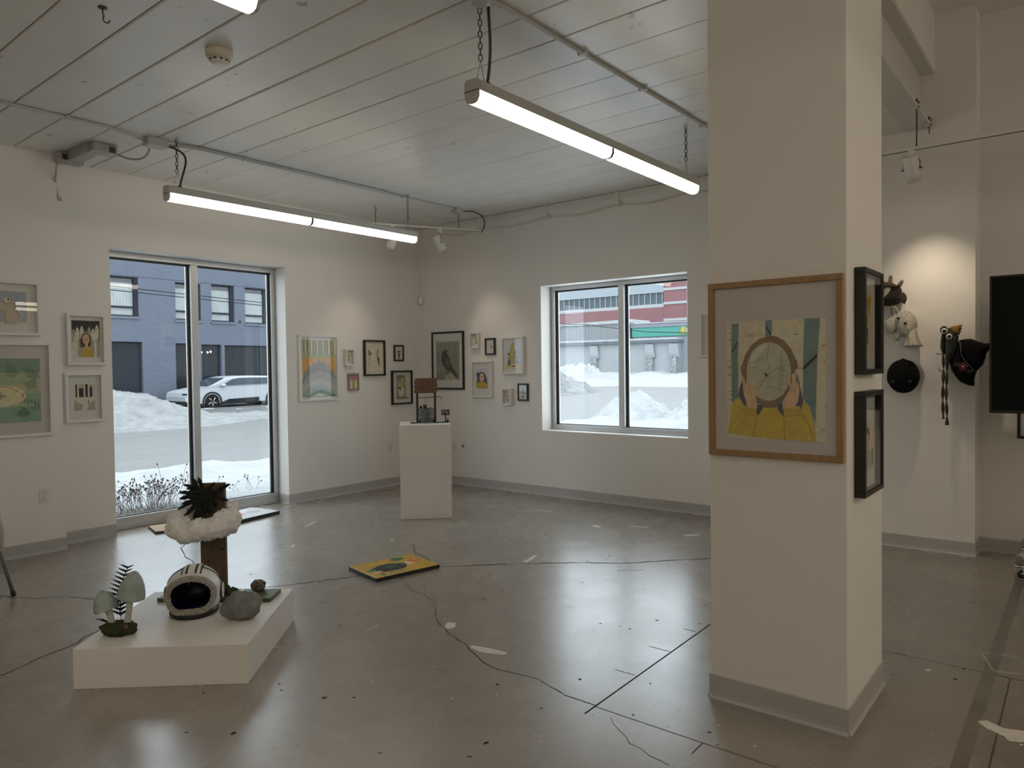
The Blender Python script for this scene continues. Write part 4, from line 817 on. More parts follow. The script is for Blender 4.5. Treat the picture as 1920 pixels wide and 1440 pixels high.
PM = Matrix.Translation((2.222, 4.108, 0)) @ Matrix.Rotation(math.radians(-45), 4, 'Z')
wood = mat('brown_weathered_timber', (.11, .073, .043), .7, vary=.4, vscale=5, stretch=(9, 9, 1.1), bump=.3, bscale=9)
t = thing('timber_post', 'upright brown timber post standing behind the helmet', 'post', (2.222, 4.108, ZB))
b = MB(); b.box(-.073, .073, 0, .038, ZB + .0003, .846, M=PM); bevel(b.build('plank', wood, t), .004, 2)
b = MB()
for (x, z, r) in ((.052, .45, .009), (-.03, .38, .006)): b.lathe([(r, 0), (r * .9, .0012), (.001, .0014)], n=12, M=PM @ Matrix.Translation((x, -.0004, z)) @ Matrix.Rotation(PI / 2, 4, 'X'))
b.build('knot', mat('dark_knot', (.02, .014, .01), .8), t)
cl = mat('white_polyfill', (.90, .90, .91), .95, sheen=.4, bump=.5, bscale=35, sss=.15)
b = MB(); CC = PM @ Vector((-.045, -.02, .630)); r1 = random.Random(12)
for k in range(64):
    g = 2 * PI * k / 64 + r1.uniform(-.08, .08); rr = .140 + r1.uniform(-.02, .016); s = r1.uniform(.046, .072)
    v = Matrix.Rotation(math.radians(-45), 3, 'Z') @ Vector((math.cos(g) * rr, math.sin(g) * rr, 0)); b.blob(CC + v + Vector((0, 0, r1.uniform(-.03, .012) + .028 * math.sin(g))), (s, s, s * r1.uniform(.75, 1.0)), .35, 3.0, k, 20, 14)
tag(b.build('cotton_cloud', cl), 'fluffy white cotton cloud ring around the timber post', 'cloud')
tw = mat('blackish_tinsel', (.006, .010, .009), .8)
t = thing('tinsel_twig', 'spiky blackish tinsel fir branch fixed to the timber post', 'branch', tuple(PM @ Vector((-.02, -.02, .72))))
b = MB(); S = .0031; r1 = random.Random(5)
def TP(px, py, d=0.0): return PM @ Vector(((px - 393) * S, -.012 - d, .846 - (py - 905) * S))
tips = [(364.7, 890.8), (345.5, 905), (342.5, 917), (346.7, 929), (347.3, 938), (340, 948.3), (346.7, 963.9), (364, 967.5), (392, 958.5), (431, 905), (424.6, 937.5), (404, 901.6), (398, 955), (372, 955), (356, 952), (380, 962), (352, 924), (415, 918)]
tips += [(x + r1.uniform(-5, 12), y + r1.uniform(-6, 6)) for x, y in tips[:9]]
for i, (px, py) in enumerate(tips):
    c0 = TP(384 + r1.uniform(-4, 14), 925 + r1.uniform(-6, 14), .01); e = TP(px, py, r1.uniform(.0, .07)); mid = c0.lerp(e, .5) + Vector((r1.uniform(-.01, .01), r1.uniform(-.01, .01), .012)); P = bez(c0, c0.lerp(mid, .6), mid, e, 10)
    bb_ = MB(); bb_.tube(P, [.0115 * r1.uniform(.6, 1.25) if 0 < j < 10 else .004 for j in range(11)], 7, smooth=False)
    for q in P[1:]:
        for _ in range(16):
            d = Vector((r1.gauss(0, 1), r1.gauss(0, 1), r1.gauss(0, 1))).normalized() * .016; s = d.orthogonal().normalized() * .0022; bb_.add([q - s, q + s, q + d], [(0, 1, 2)])
    bb_.build('sprig', tw, t)
b = MB(); b.tube([TP(380, 918, .008), TP(392, 935, .012), TP(402, 948, .005)], .012, 8); b.build('stem', tw, t)

# ------------------------------------------------------------------ mushrooms on a mossy log
MR = math.atan2(-.778, .628); MO = Vector((1.566, 3.836, ZB)); MM = Matrix.Translation(MO) @ Matrix.Rotation(MR, 4, 'Z')
papier = mat('pale_teal_papier_mache', (.34, .40, .39), .45, vary=.18, vscale=14, bump=.35, bscale=22); stalkm = mat('white_papier_mache', (.56, .57, .54), .6, vary=.1, vscale=20, bump=.4, bscale=30)
log = mat('mossy_log', (.042, .045, .018), .95, vary=.55, vscale=32, bump=1.0, bscale=45)
t = thing('mossy_log', 'dark mossy log piece carrying two pale mushrooms', 'log', tuple(MO))
b = MB(); b.blob(MM @ Vector((0, 0, .030)), (.088, .058, .036), .30, 3.0, 8, 34, 18, M=Matrix.Rotation(MR, 3, 'Z').to_4x4(), flatz=-.030); b.build('log', log, t)
b = MB(); b.lathe([(.013, 0), (.014, .006), (.006, .009)], n=14, M=MM @ Matrix.Translation((.055, -.036, .047)) @ Matrix.Rotation(math.radians(70), 4, 'X')); b.build('bark_button', mat('pinkish_brown', (.16, .09, .07), .7), t)
def mushroom(label, base, top, cap_c, tilt, r, h, seed):
    t = thing('paper_mushroom', label, 'mushroom', tuple(MM @ Vector(base)))
    b = MB(); B = Vector(base); T = Vector(top); mid = B.lerp(T, .5) + Vector((.006, 0, 0)); P = bez(B, B.lerp(mid, .7), mid.lerp(T, .3), T, 8); b.tube([MM @ q for q in P], [.019, .017, .0155, .0150, .0150, .0155, .016, .0165, .017], 9, smooth=False); b.build('stalk', stalkm, t)
    Q = MM @ Matrix.Translation(cap_c) @ Matrix.Rotation(tilt, 4, 'Y'); prof = [(.012, .006), (r * .6, -.002), (r * .97, -.012), (r, -.006), (r * .93, h * .18), (r * .84, h * .42), (r * .68, h * .66), (r * .46, h * .86), (r * .22, h * .97), (.006, h)]; R = []
    rr_ = random.Random(seed); n = 15
    for j, (q, z) in enumerate(prof):
        R.append([Q @ Vector((q * math.cos(2 * PI * (i + .5 * (j % 2)) / n) * (1 + rr_.uniform(-.045, .045)), q * math.sin(2 * PI * (i + .5 * (j % 2)) / n) * (1 + rr_.uniform(-.045, .045)), z + rr_.uniform(-.004, .004))) for i in range(n)])
    b = MB(); b.loft(R, smooth=False); b.build('cap', papier, t)
mushroom('shorter pale teal paper mushroom with tilted cap, left on the log', (-.028, -.008, .045), (-.050, -.004, .128), (-.058, -.004, .138), math.radians(-15), .060, .088, 2)
mushroom('taller pale teal paper mushroom with bell cap, right on the log', (.034, .012, .045), (.053, .014, .188), (.060, .012, .192), math.radians(9), .067, .122, 9)
fern = mat('dark_fern_green', (.012, .026, .012), .7)
t = thing('fern_sprig', 'dark green fern frond rising behind the two mushrooms', 'fern', tuple(MM @ Vector((.0, .03, .05))))
def frond(P, l0, par, nm='leaflet'):
    b = MB(); b.tube(P, .0018, 5); b.build('frond_stem', fern, par); n = len(P)
    for i in range(2, n):
        q = P[i]; tdir = (P[min(i + 1, n - 1)] - P[i - 1]).normalized(); k = l0 * (1.0 - .55 * (i / n)) * (1 if i > 3 else .8)
        for sd in (-1, 1):
            sv = MM.to_3x3() @ Vector((sd, -.25, 0)); d = (sv * .85 + tdir * .45).normalized(); w_ = tdir * .0095 * (k / l0 + .35); b = MB(); m = 10
            up = [q + d * k * (j / m) + w_ * (1.05 - (j / m) ** 2) * (1.0 if j % 2 else .4) for j in range(m)]; dn = [q + d * k * (j / m) - w_ * (1.05 - (j / m) ** 2) * (1.0 if j % 2 else .4) for j in range(m)]
            b.add(up + [q + d * k] + dn[::-1], [tuple(range(2 * m + 1))]); nv = d.cross(tdir).normalized() * .0012; b.add([p + nv for p in up + [q + d * k] + dn[::-1]], [tuple(range(2 * m + 1))[::-1]]); b.build(nm, fern, par)
frond([MM @ q for q in bez((-.004, .035, .045), (-.02, .04, .14), (-.012, .045, .24), (.028, .045, .325), 13)], .085, t)
frond([MM @ q for q in bez((-.05, .0, .05), (-.065, -.01, .072), (-.082, -.012, .085), (-.102, -.014, .082), 7)], .03, t)

# ------------------------------------------------------------------ miniature wishing well on the plinth
WO = Vector((5.325, 5.452, .947)); WM = Matrix.Translation(WO) @ Matrix.Rotation(math.radians(-46), 4, 'Z')
t = thing('wishing_well', 'miniature stone wishing well with brown shingled roof on the tall plinth', 'model well', tuple(WO))
stn = mat('model_stone', (.15, .16, .155), .8, vary=.55, vscale=45, bump=.4, bscale=80); dkw = mat('model_dark_wood', (.05, .022, .012), .6, vary=.3, vscale=30); shing = mat('model_shingle', (.13, .062, .034), .65, vary=.35, vscale=40)
b = MB(); r1 = random.Random(2)
for row in range(6):
    n = 13; z0 = row * .0255
    for i in range(n):
        g0 = 2 * PI * (i + .5 * (row % 2)) / n; g1 = g0 + 2 * PI / n - .055; ro = .077 + r1.uniform(-.0025, .0025); ri = .058
        vs = [WM @ Vector((q * math.cos(g), q * math.sin(g), z)) for z in (z0 + .001, z0 + .0238) for q, g in ((ri, g0), (ro, g0), (ro + .0015, (g0 + g1) / 2), (ro, g1), (ri, g1))]
        b.add(vs, [(4, 3, 2, 1, 0), (5, 6, 7, 8, 9), (0, 1, 6, 5), (1, 2, 7, 6), (2, 3, 8, 7), (3, 4, 9, 8), (4, 0, 5, 9)])
o = b.build('stone_ring', stn, t)
b = MB(); b.lathe([(.073, .001), (.073, .15), (.06, .15), (.06, .02), (.01, .02)], n=26, M=WM); b.build('mortar_core', mat('model_mortar', (.03, .032, .033), .9), t)
for sx in (-1, 1): b = MB(); b.box(sx * .092 - .011, sx * .092 + .011, -.011, .011, .0005, .345, M=WM); b.build('upright', dkw, t)
rb = MB(); rb.prism([WM @ Vector(p) for p in ((-.112, -.108, .318), (-.112, 0, .455), (-.112, .108, .318))], WM.to_3x3() @ Vector((.224, 0, 0))); roof = rb.build('roof', dkw, t)
b = MB(); r1 = random.Random(4)
for sgn in (-1, 1):
    for row in range(6):
        for i in range(10):
            v0, v1 = row / 6 - .03, row / 6 + .19; x0 = -.116 + i * .0232 + (.0116 if row % 2 else 0) - .004; x1 = x0 + .0215; off = .006 + r1.uniform(0, .003)
            def RP(x, v, e): return WM @ (Vector((max(-.118, min(.118, x)), sgn * (.112 - .112 * v), .316 + .142 * v)) + Vector((0, sgn * .79, .62)) * e)
            b.add([RP(x0, v0, off + .003), RP(x1, v0, off + .003), RP(x1, v1, off), RP(x0, v1, off), RP(x0, v0, .001), RP(x1, v0, .001), RP(x1, v1, .001), RP(x0, v1, .001)], [(0, 1, 2, 3), (7, 6, 5, 4), (0, 4, 5, 1), (1, 5, 6, 2), (2, 6, 7, 3), (3, 7, 4, 0)])
b.build('shingles', shing, roof, kind='stuff')
b = MB(); b.tube([WM @ Vector(p) for p in ((-.11, -.014, .258), (.155, -.014, .268))], .0035, 6); b.tube([WM @ Vector(p) for p in ((.155, -.014, .268), (.156, -.014, .244), (.170, -.014, .243))], .003, 6); b.build('crank', dkw, t)
b = MB(); b.tube([WM @ Vector(p) for p in ((-.012, -.014, .262), (-.012, -.014, .222), (-.002, -.014, .212), (-.016, -.014, .196), (-.018, -.02, .18))], .0014, 5); b.build('rope', mat('tan_rope', (.25, .19, .11), .8), t)
b = MB(); b.lathe([(.016, .150), (.022, .186), (.019, .186), (.015, .156)], (0, 0, 0), 14, M=WM @ Matrix.Translation((-.012, -.045, .002))); b.build('bucket', dkw, t)
b = MB(); b.lathe([(.013, .152), (.015, .176), (.010, .178)], (0, 0, 0), 12, M=WM @ Matrix.Translation((-.055, -.04, .0))); b.build('bucket', M_BLACK, t)
b = MB(); r1 = random.Random(9)
for gx, gy, n in ((-.088, -.03, 9), (.075, -.045, 10), (-.06, -.062, 6)):
    for i in range(n):
        q = WM @ Vector((gx + r1.uniform(-.012, .012), gy + r1.uniform(-.012, .012), .0005)); e = q + Vector((r1.uniform(-.018, .018), r1.uniform(-.018, .018), r1.uniform(.03, .06))); s = Vector((.003, -.003, 0)); b.add([q - s, q + s, e], [(0, 1, 2)])
        b.add([q - s + Vector((.001, .001, 0)), e + Vector((.001, .001, 0)), q + s + Vector((.001, .001, 0))], [(0, 1, 2)])
b.build('grass_tufts', mat('model_grass', (.03, .05, .022), .8), t, kind='stuff')
b = MB()
for (x, y, rx, ry) in ((-.12, -.10, .05, .02), (-.14, -.075, .03, .025), (.12, -.07, .05, .022), (.17, -.05, .045, .028), (.10, -.04, .03, .03)): b.blob(WM @ Vector((x, y, .004)), (rx, ry, .007), .4, 3, x * 9, 16, 8, flatz=-.0038)
b.build('moss_patches', moss, t)
b = MB(); b.blob(WM @ Vector((.0, -.135, .0025)), (.085, .035, .003), .3, 2.5, 3, 24, 6, M=Matrix.Rotation(math.radians(-46), 3, 'Z').to_4x4(), flatz=-.0024); b.build('resin_pool', mat('pale_blue_resin', (.50, .62, .62), .12, spec=.8), t)
t = thing('tiny_signpost', 'tiny dark wooden signpost beside the wishing well', 'model sign', tuple(WM @ Vector((.20, -.055, .0005))))
b = MB(); b.box(.194, .206, -.058, -.048, .0035, .090, M=WM); b.build('post', dkw, t)
sb = MB(); sb.box(.156, .243, -.064, -.056, .078, .134, M=WM); brd = sb.build('board', dkw, t)
b = MB()
for (x0, z0, x1, z1) in ((.163, .122, .176, .105), (.176, .105, .186, .122), (.166, .09, .180, .096), (.190, .118, .215, .122), (.200, .108, .232, .112), (.190, .098, .226, .100), (.205, .09, .235, .092)):
    b.box(min(x0, x1), max(x0, x1), -.0648, -.0639, min(z0, z1), max(z0, z1) + .003, M=WM)
b.build('lettering', mat('faded_sign_paint', (.36, .34, .33), .7), brd)
b = MB(); b.blob(WM @ Vector((.205, -.05, .004)), (.04, .028, .010), .4, 3, 6, 16, 8, flatz=-.0038)
b.build('moss_foot', moss, t)
b = MB()
for i in range(8): q = WM @ Vector((.218 + r1.uniform(-.006, .006), -.06, .006)); e = q + (WM.to_3x3() @ Vector((r1.uniform(-.01, .035), 0, r1.uniform(.03, .055)))); s = WM.to_3x3() @ Vector((.0028, 0, 0)); b.prism([q - s, q + s, e], WM.to_3x3() @ Vector((0, .002, 0)))
b.build('leaf_tuft', fern, t)

# ------------------------------------------------------------------ paintings lying on the floor
def floor_canvas(label, P0, rz, W, D, H, A, edge, cat='painting'):
    t = thing('floor_canvas', label, cat, (*P0, 0), rz)
    b = MB(); b.box(0, W, 0, D, 0, H); bevel(b.build('canvas_edge', edge, t, world=False), .0015, 1)
    b = MB()
    for i, (c, pts) in enumerate(A.L): b.add([(W * (.005 + .99 * u), D * (.005 + .99 * v), H + .0006 + i * 5e-5) for u, v in pts], [tuple(range(len(pts)))], 0, c)
    b.build('painted_face', M_PRINT, t, world=False); return t
A = Art((.56, .33, .035)); A.p((.60, .40, .06), [(0, 0), (.5, 0), (.2, .5), (0, .4)]); A.r((.50, .32, .03), .8, 0, 1, 1)
A.e((.30, .25, .06), .42, .68, .3, .035, a=.02); A.e((.022, .024, .022), .40, .45, .27, .23, 30, wob=.05); A.e((.04, .085, .045), .43, .48, .10, .09, 12, wob=.2)
A.e((.03, .16, .06), .70, .86, .11, .10, 14, wob=.15); A.e((.03, .12, .05), .655, .5, .05, .07); A.e((.75, .68, .5), .755, .51, .075, .10); A.e((.62, .16, .04), .85, .58, .10, .12, 16, wob=.12); A.e((.70, .34, .12), .9, .66, .04, .05)
A.e((.12, .25, .12), .12, .46, .07, .08, 10, wob=.2); A.e((.70, .62, .5), .17, .33, .07, .04); A.e((.45, .06, .04), .2, .26, .05, .03); A.e((.10, .20, .07), .17, .13, .04, .06, 9, wob=.2)
r1 = random.Random(8)
for k in range(16): A.r((.03, .03, .02) if k % 3 else (.7, .66, .5), .25 + k * .018, .08 + r1.uniform(0, .05), .262 + k * .018, .15 + r1.uniform(0, .05))
A.s((.85, .80, .6), [(.0, 1), (.0, 0)], .02, .8)
floor_canvas('yellow painting with a black and green shape lying alone on the floor', (3.358, 3.973), math.atan2(3.867 - 3.973, 3.892 - 3.358), .545, .415, .026, A, M_BLACK)
A = Art((.70, .71, .72)); A.e((.75, .36, .42), .42, .55, .13, .22, 14, wob=.15); A.e((.72, .52, .56), .34, .4, .1, .12); A.e((.5, .52, .54), .72, .5, .18, .12, 14, wob=.2); A.s((.55, .57, .58), [(.5, .2), (.7, .35), (.95, .3)], .03, .7); A.e((.6, .62, .6), .85, .75, .1, .08)
floor_canvas('white and pink abstract canvas with black edges lying under the tall window', (3.775, 6.585), math.radians(10), .60, .43, .034, A, M_BLACK)
osb = mat('particle_board', (.42, .29, .17), .8, vary=.4, vscale=60)
A = Art((.48, .34, .22)); r1 = random.Random(6)
for k in range(40): A.e((.40 + r1.uniform(-.1, .12), .28 + r1.uniform(-.06, .08), .18), r1.random(), r1.random(), .05, .02, 7, r1.uniform(0, 3))
floor_canvas('speckled wooden board lying on the floor at the window sill', (3.13, 6.82), math.radians(-14), .34, .33, .022, A, mat('dark_board_edge', (.06, .05, .05), .8), 'board')
A2 = Art((.55, .40, .25)); A2.e((.45, .3, .18), .5, .5, .3, .2)
floor_canvas('second pale wooden board partly hidden behind the cotton cloud', (3.45, 7.0), math.radians(-3), .30, .16, .03, A2, osb, 'board')
# ------------------------------------------------------------------ knitted hats on the pilaster
HX, HY0, HZ0 = 6.478, 1.201, 1.405
HM = Matrix.Translation((HX, HY0, HZ0)) @ Matrix.Rotation(-PI / 2, 4, 'Z')
def hp(x, z): return ((x - 1690) * .00375, (705 - z) * .00427)          # drawing units of the hat sketches
def hout(pts): return [hp(*p) for p in pts]
def yarn(name, c, sc=70, bump=1.0): return mat(name, c, .95, spec=.12, sheen=.0 if max(c) < .02 else .2, vary=.2, vscale=60, bump=bump, bscale=sc, bump_kind='knit')
Y_BR = yarn('brown_yarn', (.10, .055, .03)); Y_DB = yarn('dark_brown_yarn', (.030, .014, .009)); Y_TAN = yarn('tan_yarn', (.36, .24, .13)); Y_WH = yarn('white_yarn', (.74, .70, .60)); Y_CR = yarn('cream_yarn', (.88, .83, .70), 60)
Y_BK = yarn('black_yarn', (.008, .008, .009), bump=.4); Y_GR = yarn('moss_green_yarn', (.055, .068, .038)); Y_GO = yarn('golden_yarn', (.62, .33, .05)); Y_RED = yarn('crimson_yarn', (.20, .012, .022)); Y_LF = yarn('dark_leaf_yarn', (.018, .035, .022))
EYEB = mat('shiny_black_bead', (.006, .006, .006), .15)
def off(dy): return HM @ Matrix.Translation((0, dy, 0))
# cow
t = thing('cow_hat', 'crocheted brown cow hat with horns and a white blaze, topmost on the pilaster', 'hat', tuple(HM @ Vector((*hp(1662, 548)[:1], 0, hp(1662, 572)[1]))), group='knitted hats')
b = MB(); b.pillow(hout([(1626, 571), (1622, 555), (1628, 540), (1640, 530), (1655, 527), (1673, 531), (1686, 540), (1689, 550), (1687, 562), (1681, 571), (1660, 573)]), .19, HM); b.build('crown', Y_DB, t)
b = MB(); b.pillow(hout([(1632, 545), (1640, 530), (1655, 527), (1673, 531), (1686, 540), (1672, 540), (1655, 538)]), .10, off(-.062)); b.build('brow', Y_BR, t)
b = MB(); b.pillow(hout([(1662, 537), (1669, 537), (1672, 542), (1667, 551), (1658, 559), (1653, 560), (1657, 547)]), .03, off(-.088)); b.build('blaze', Y_WH, t)
for (bx, bz, tx, tz) in ((1666, 531, 1669, 514), (1683, 537, 1692, 526), (1636, 533, 1628, 516)):
    p0 = HM @ Vector((hp(bx, bz)[0], -.02, hp(bx, bz)[1])); p1 = HM @ Vector((hp(tx, tz)[0], -.03, hp(tx, tz)[1])); b = MB(); b.tube([p0, p0.lerp(p1, .3), p0.lerp(p1, .7), p0.lerp(p1, .93), p1], [.018, .017, .013, .009, .002], 10); h = b.build('horn', Y_TAN, t)
    b = MB(); b.tube([p0.lerp(p1, .72), p0.lerp(p1, .93), p0.lerp(p1, 1.02)], [.0142, .0105, .002], 10); b.build('horn_tip', Y_WH, h)
b = MB(); b.pillow(hout([(1688, 548), (1694, 550), (1698, 556), (1698.5, 563), (1695, 571), (1689, 569), (1684, 564), (1684, 554)]), .035, off(-.02)); b.build('ear', Y_BR, t)
b = MB(); b.tube([HM @ Vector((hp(x, z)[0], -.04, hp(x, z)[1])) for x, z in ((1630, 574), (1655, 575), (1676, 576), (1680, 579), (1681, 588))], .010, 8); b.build('trim_cord', Y_WH, t)
# ghost
t = thing('ghost_hat', 'cream crocheted ghost hat with two black eyes and ruffled hem', 'hat', tuple(HM @ Vector((hp(1695, 0)[0], 0, hp(0, 650)[1]))), group='knitted hats')
b = MB(); b.pillow(hout([(1678, 589), (1685, 583), (1694, 581), (1704, 586), (1713, 595), (1717, 607), (1715, 619), (1711, 630), (1700, 636), (1690, 632), (1682, 622), (1674, 612), (1672, 600)]), .20, HM, rings=7, amp=.004); b.build('head', Y_CR, t)
b = MB(); b.pillow(hout([(1680, 588), (1684, 602), (1682, 614), (1676, 622), (1668, 626), (1660, 619), (1655, 608), (1656, 601), (1666, 596)]), .11, off(-.03), amp=.004, seed=3); b.build('arm_flap', Y_CR, t)
b = MB(); b.pillow(hout([(1690, 614), (1690, 628), (1684, 639), (1678, 640), (1676, 632), (1682, 619)]), .07, off(-.04), amp=.004, seed=5); b.build('arm_flap', Y_CR, t)
R = []; n = 40
for j, (k, z, rf) in enumerate(((.92, 608, 0), (.98, 622, .01), (1.05, 633, .05), (1.18, 641, .12), (1.3, 647, .17), (1.36, 650.5, .2))):
    cx = hp(1704 + (z - 608) * .12, 0)[0]; R.append([HM @ Vector((cx + .042 * k * math.cos(2 * PI * i / n) * (1 + rf * math.sin(7 * 2 * PI * i / n)), -.005 + .075 * k * math.sin(2 * PI * i / n) * (1 + rf * math.sin(7 * 2 * PI * i / n)), hp(0, z)[1] + rf * .02 * math.cos(9 * 2 * PI * i / n))) for i in range(n)])
b = MB(); b.loft(R); b.build('ruffle', Y_CR, t)
for (x, z) in ((1686.5, 598), (1699.5, 608)): b = MB(); b.blob(HM @ Vector((hp(x, z)[0], -.104, hp(x, z)[1])), (.010, .011, .010), 0, 1, 0, 14, 8); b.build('eye', EYEB, t)
# black beanie
t = thing('black_beanie', 'round black knitted beanie below the ghost hat', 'hat', tuple(HM @ Vector((0, 0, -.137))), group='knitted hats')
b = MB(); b.blob(HM @ Vector((.003, -.004, -.002)), (.109, .118, .135), .03, 3, 2, 30, 20); b.build('body', Y_BK, t)
b = MB(); b.blob(HM @ Vector((.003, -.004, .130)), (.016, .016, .010), .2, 2, 3, 10, 8); b.build('button', Y_BK, t)
gp = mat('grey_stitched_patch', (.05, .05, .052), .9)
for x, z in ((1676, 715), (1706, 715)):
    dx, dz = hp(x, z); b = MB(); s = math.sqrt(max(0, 1 - (dx / .118) ** 2 - (dz / .135) ** 2)); b.blob(HM @ Vector((dx, -.109 * s - .002, dz)), (.008, .016, .010), .3, 3, x, 12, 8); b.build('stitched_patch', gp, t)
# frog
t = thing('frog_hat', 'green crocheted frog hat with bulging eyes, golden crown and dangling legs', 'hat', tuple(HM @ Vector((hp(1772, 0)[0], 0, hp(0, 795)[1]))), group='knitted hats')
b = MB(); b.pillow(hout([(1766, 619), (1762, 630), (1760, 642), (1759.5, 655), (1763, 665), (1767.5, 666), (1770, 650), (1771, 630)]), .10, off(.01)); b.build('lobe', Y_GR, t)
b = MB(); b.pillow(hout([(1771, 620), (1780, 617), (1788, 626), (1792, 634), (1791, 648), (1788, 661), (1781, 674), (1776, 684), (1770, 682), (1769, 664), (1769, 640)]), .15, off(-.01)); b.build('lobe', Y_GR, t)
for x, z in ((1768, 622), (1780, 632)):
    b = MB(); b.blob(HM @ Vector((hp(x, z)[0], -.06, hp(x, z)[1])), (.030, .026, .030), .05, 2, x, 16, 10); sk = b.build('eye_socket', Y_GR, t)
for x, z in ((1770.3, 624.5), (1778.7, 634.5)):
    cx, cz = hp(x, z); M2 = HM @ Matrix.Translation((cx, -.086, cz)) @ Matrix.Rotation(PI / 2, 4, 'X')
    b = MB(); b.lathe([(.0215, 0), (.0215, .006), (.017, .010), (.002, .012)], n=20, M=M2); e = b.build('eye_white', mat('eye_white_felt', (.74, .72, .66), .6), t)
    b = MB(); b.lathe([(.0135, .006), (.013, .013), (.002, .015)], n=18, M=M2); b.build('pupil', EYEB, e)
b = MB(); b.pillow(hout([(1780, 616), (1788, 615), (1800, 613.5), (1796, 618), (1799, 621), (1795.5, 623), (1798, 626.5), (1794, 627.5), (1795, 632), (1787, 630), (1780, 627)]), .075, off(-.03)); b.build('crown', Y_GO, t, label='golden yellow crown')
for (x0, z0, z1, ph) in ((1766, 664, 783, 0.0), (1772.3, 681, 794, 1.3)):
    P = []; Rr = []; n = 56
    for i in range(n + 1):
        q = i / n; z = z0 + (z1 - z0) * q; P.append(HM @ Vector((hp(x0 + .7 * math.sin(q * 7 + ph), z)[0], -.035, hp(0, z)[1]))); Rr.append(.0035 + .0085 * abs(math.sin(q * PI * 4.2 + ph)) + (.002 if q > .93 else 0))
    b = MB(); b.tube(P, Rr, 9); b.build('dangling_leg', Y_GR, t)
b = MB(); b.tube([HM @ Vector((hp(1750, 0)[0], .06, hp(0, 665)[1])), HM @ Vector((hp(1775, 0)[0], .03, hp(0, 666)[1]))], .0035, 6); b.build('knitting_needle', M_DARKSTEEL, t)
# witch hat
t = thing('witch_hat', 'black knitted witch hat with a red flower, bent tip pointing at the screen', 'hat', tuple(HM @ Vector((hp(1808, 0)[0], 0, hp(0, 724)[1]))), group='knitted hats')
b = MB(); b.pillow(hout([(1792, 642), (1799, 640), (1813, 639), (1828, 645), (1837, 648), (1851, 647.5), (1854, 650), (1845.5, 658), (1839, 666), (1838, 673), (1834, 685), (1825, 695), (1812, 694), (1800, 684), (1792, 668)]), .16, off(.01)); b.build('cone', Y_BK, t)
b = MB(); b.pillow(hout([(1792, 644), (1792, 668), (1800, 684), (1812, 694), (1825, 695), (1822, 703), (1820, 711), (1820, 723), (1810, 722), (1796, 716), (1787, 705), (1780, 693), (1777, 680), (1784, 671), (1790, 658)]), .12, off(-.02)); b.build('brim', Y_BK, t)
b = MB(); b.tube([HM @ Vector((hp(x, z)[0], -.083, hp(0, z)[1])) for x, z in ((1797, 645), (1798.5, 660), (1800, 670), (1808, 681), (1818, 692), (1823, 697))], .0032, 6); b.build('band', mat('dull_silver_band', (.10, .105, .11), .5), t)
cx, cz = hp(1803, 689)
b = MB()
for i in range(5): g = 2 * PI * i / 5 + .3; b.blob(HM @ Vector((cx + .017 * math.cos(g), -.085, cz + .019 * math.sin(g))), (.008, .016, .017), .1, 2, i, 14, 8)
b.build('flower', Y_RED, t, label='crimson crocheted flower')
for (x, z, rx, rz_) in ((1792, 685, .022, .018), (1813, 697, .026, .017)): b = MB(); b.blob(HM @ Vector((hp(x, z)[0], -.078, hp(x, z)[1])), (.007, rx, rz_), .15, 3, x, 16, 8); b.build('leaf', Y_LF, t)
b = MB(); b.blob(HM @ Vector((cx, -.097, cz + .003)), (.006, .006, .006), 0, 1, 0, 12, 8); b.build('bead', mat('pearl_bead', (.8, .78, .74), .2), t)
# birch-printed cards behind the hats
def birch(label, y0, y1, z0, z1, seed):
    t = thing('birch_card', label, 'card', (6.585, (y0 + y1) / 2, z0), -PI / 2); W = y0 - y1; H = z1 - z0; r1 = random.Random(seed)
    b = MB(); b.box(-W / 2, W / 2, -.022, -.0008, 0, H); b.build('panel', M_WHITEFRAME, t, world=False); A = Art((.70, .67, .61))
    for k in range(16): x = r1.uniform(.02, .9); z = r1.uniform(.04, .96); A.s((.03, .03, .03), [(x, z), (min(1, x + r1.uniform(.06, .22)), z + .004)], .014, H / W)
    A.s((.12, .12, .13), [(.56, .95), (.62, .6), (.7, .3)], .03, H / W); art_mesh(A, -W / 2, W / 2, 0, H, -.0226).build('bark_print', M_FLATPRINT, t, world=False)
birch('white birch bark card behind the cow and ghost hats', 1.455, 1.20, 1.76, 2.01, 1)
birch('white birch bark card behind the frog and witch hats', .917, .79, 1.43, 1.60, 2)

# ------------------------------------------------------------------ large black screen on a wheeled stand (right edge)
t = thing('display_screen', 'large black screen on a wheeled stand at the right edge', 'television', (6.2, -.27, 0))
scr = mat('black_screen_glass', (.004, .004, .004), .25, spec=.15)
b = MB(); b.box(6.175, 6.235, -1.12, .592, 1.144, 2.121); bevel(b.build('bezel', M_BLACK, t), .004, 2)
b = MB(); b.box(6.1725, 6.176, -1.105, .577, 1.165, 2.106); b.build('screen_glass', scr, t)
tubm = mat('beige_stand_tube', (.50, .45, .37), .4); capm = mat('grey_plastic_cap', (.20, .20, .185), .5); chrome = mat('chrome', (.75, .75, .74), .15, metal=1)
for y in (-.55, .03):
    b = MB(); b.box(6.24, 6.29, y - .03, y + .03, .20, 1.9); bevel(b.build('stand_column', tubm, t), .004, 2)
for x in (6.04, 6.62):
    b = MB(); P = [(x, .398, .125), (x, .398, .165)] + [(x, .398 - .075 * math.sin(a), .165 + .075 * (1 - math.cos(a))) for a in [PI / 2 * i / 8 for i in range(1, 9)]] + [(x, -.85, .24)] + [(x, -.85 - .075 * math.sin(a), .24 - .075 * (1 - math.cos(a))) for a in [PI / 2 * i / 8 for i in range(1, 9)]] + [(x, -.925, .125)]
    b.tube(P, .024, 14); b.build('base_tube', tubm, t)
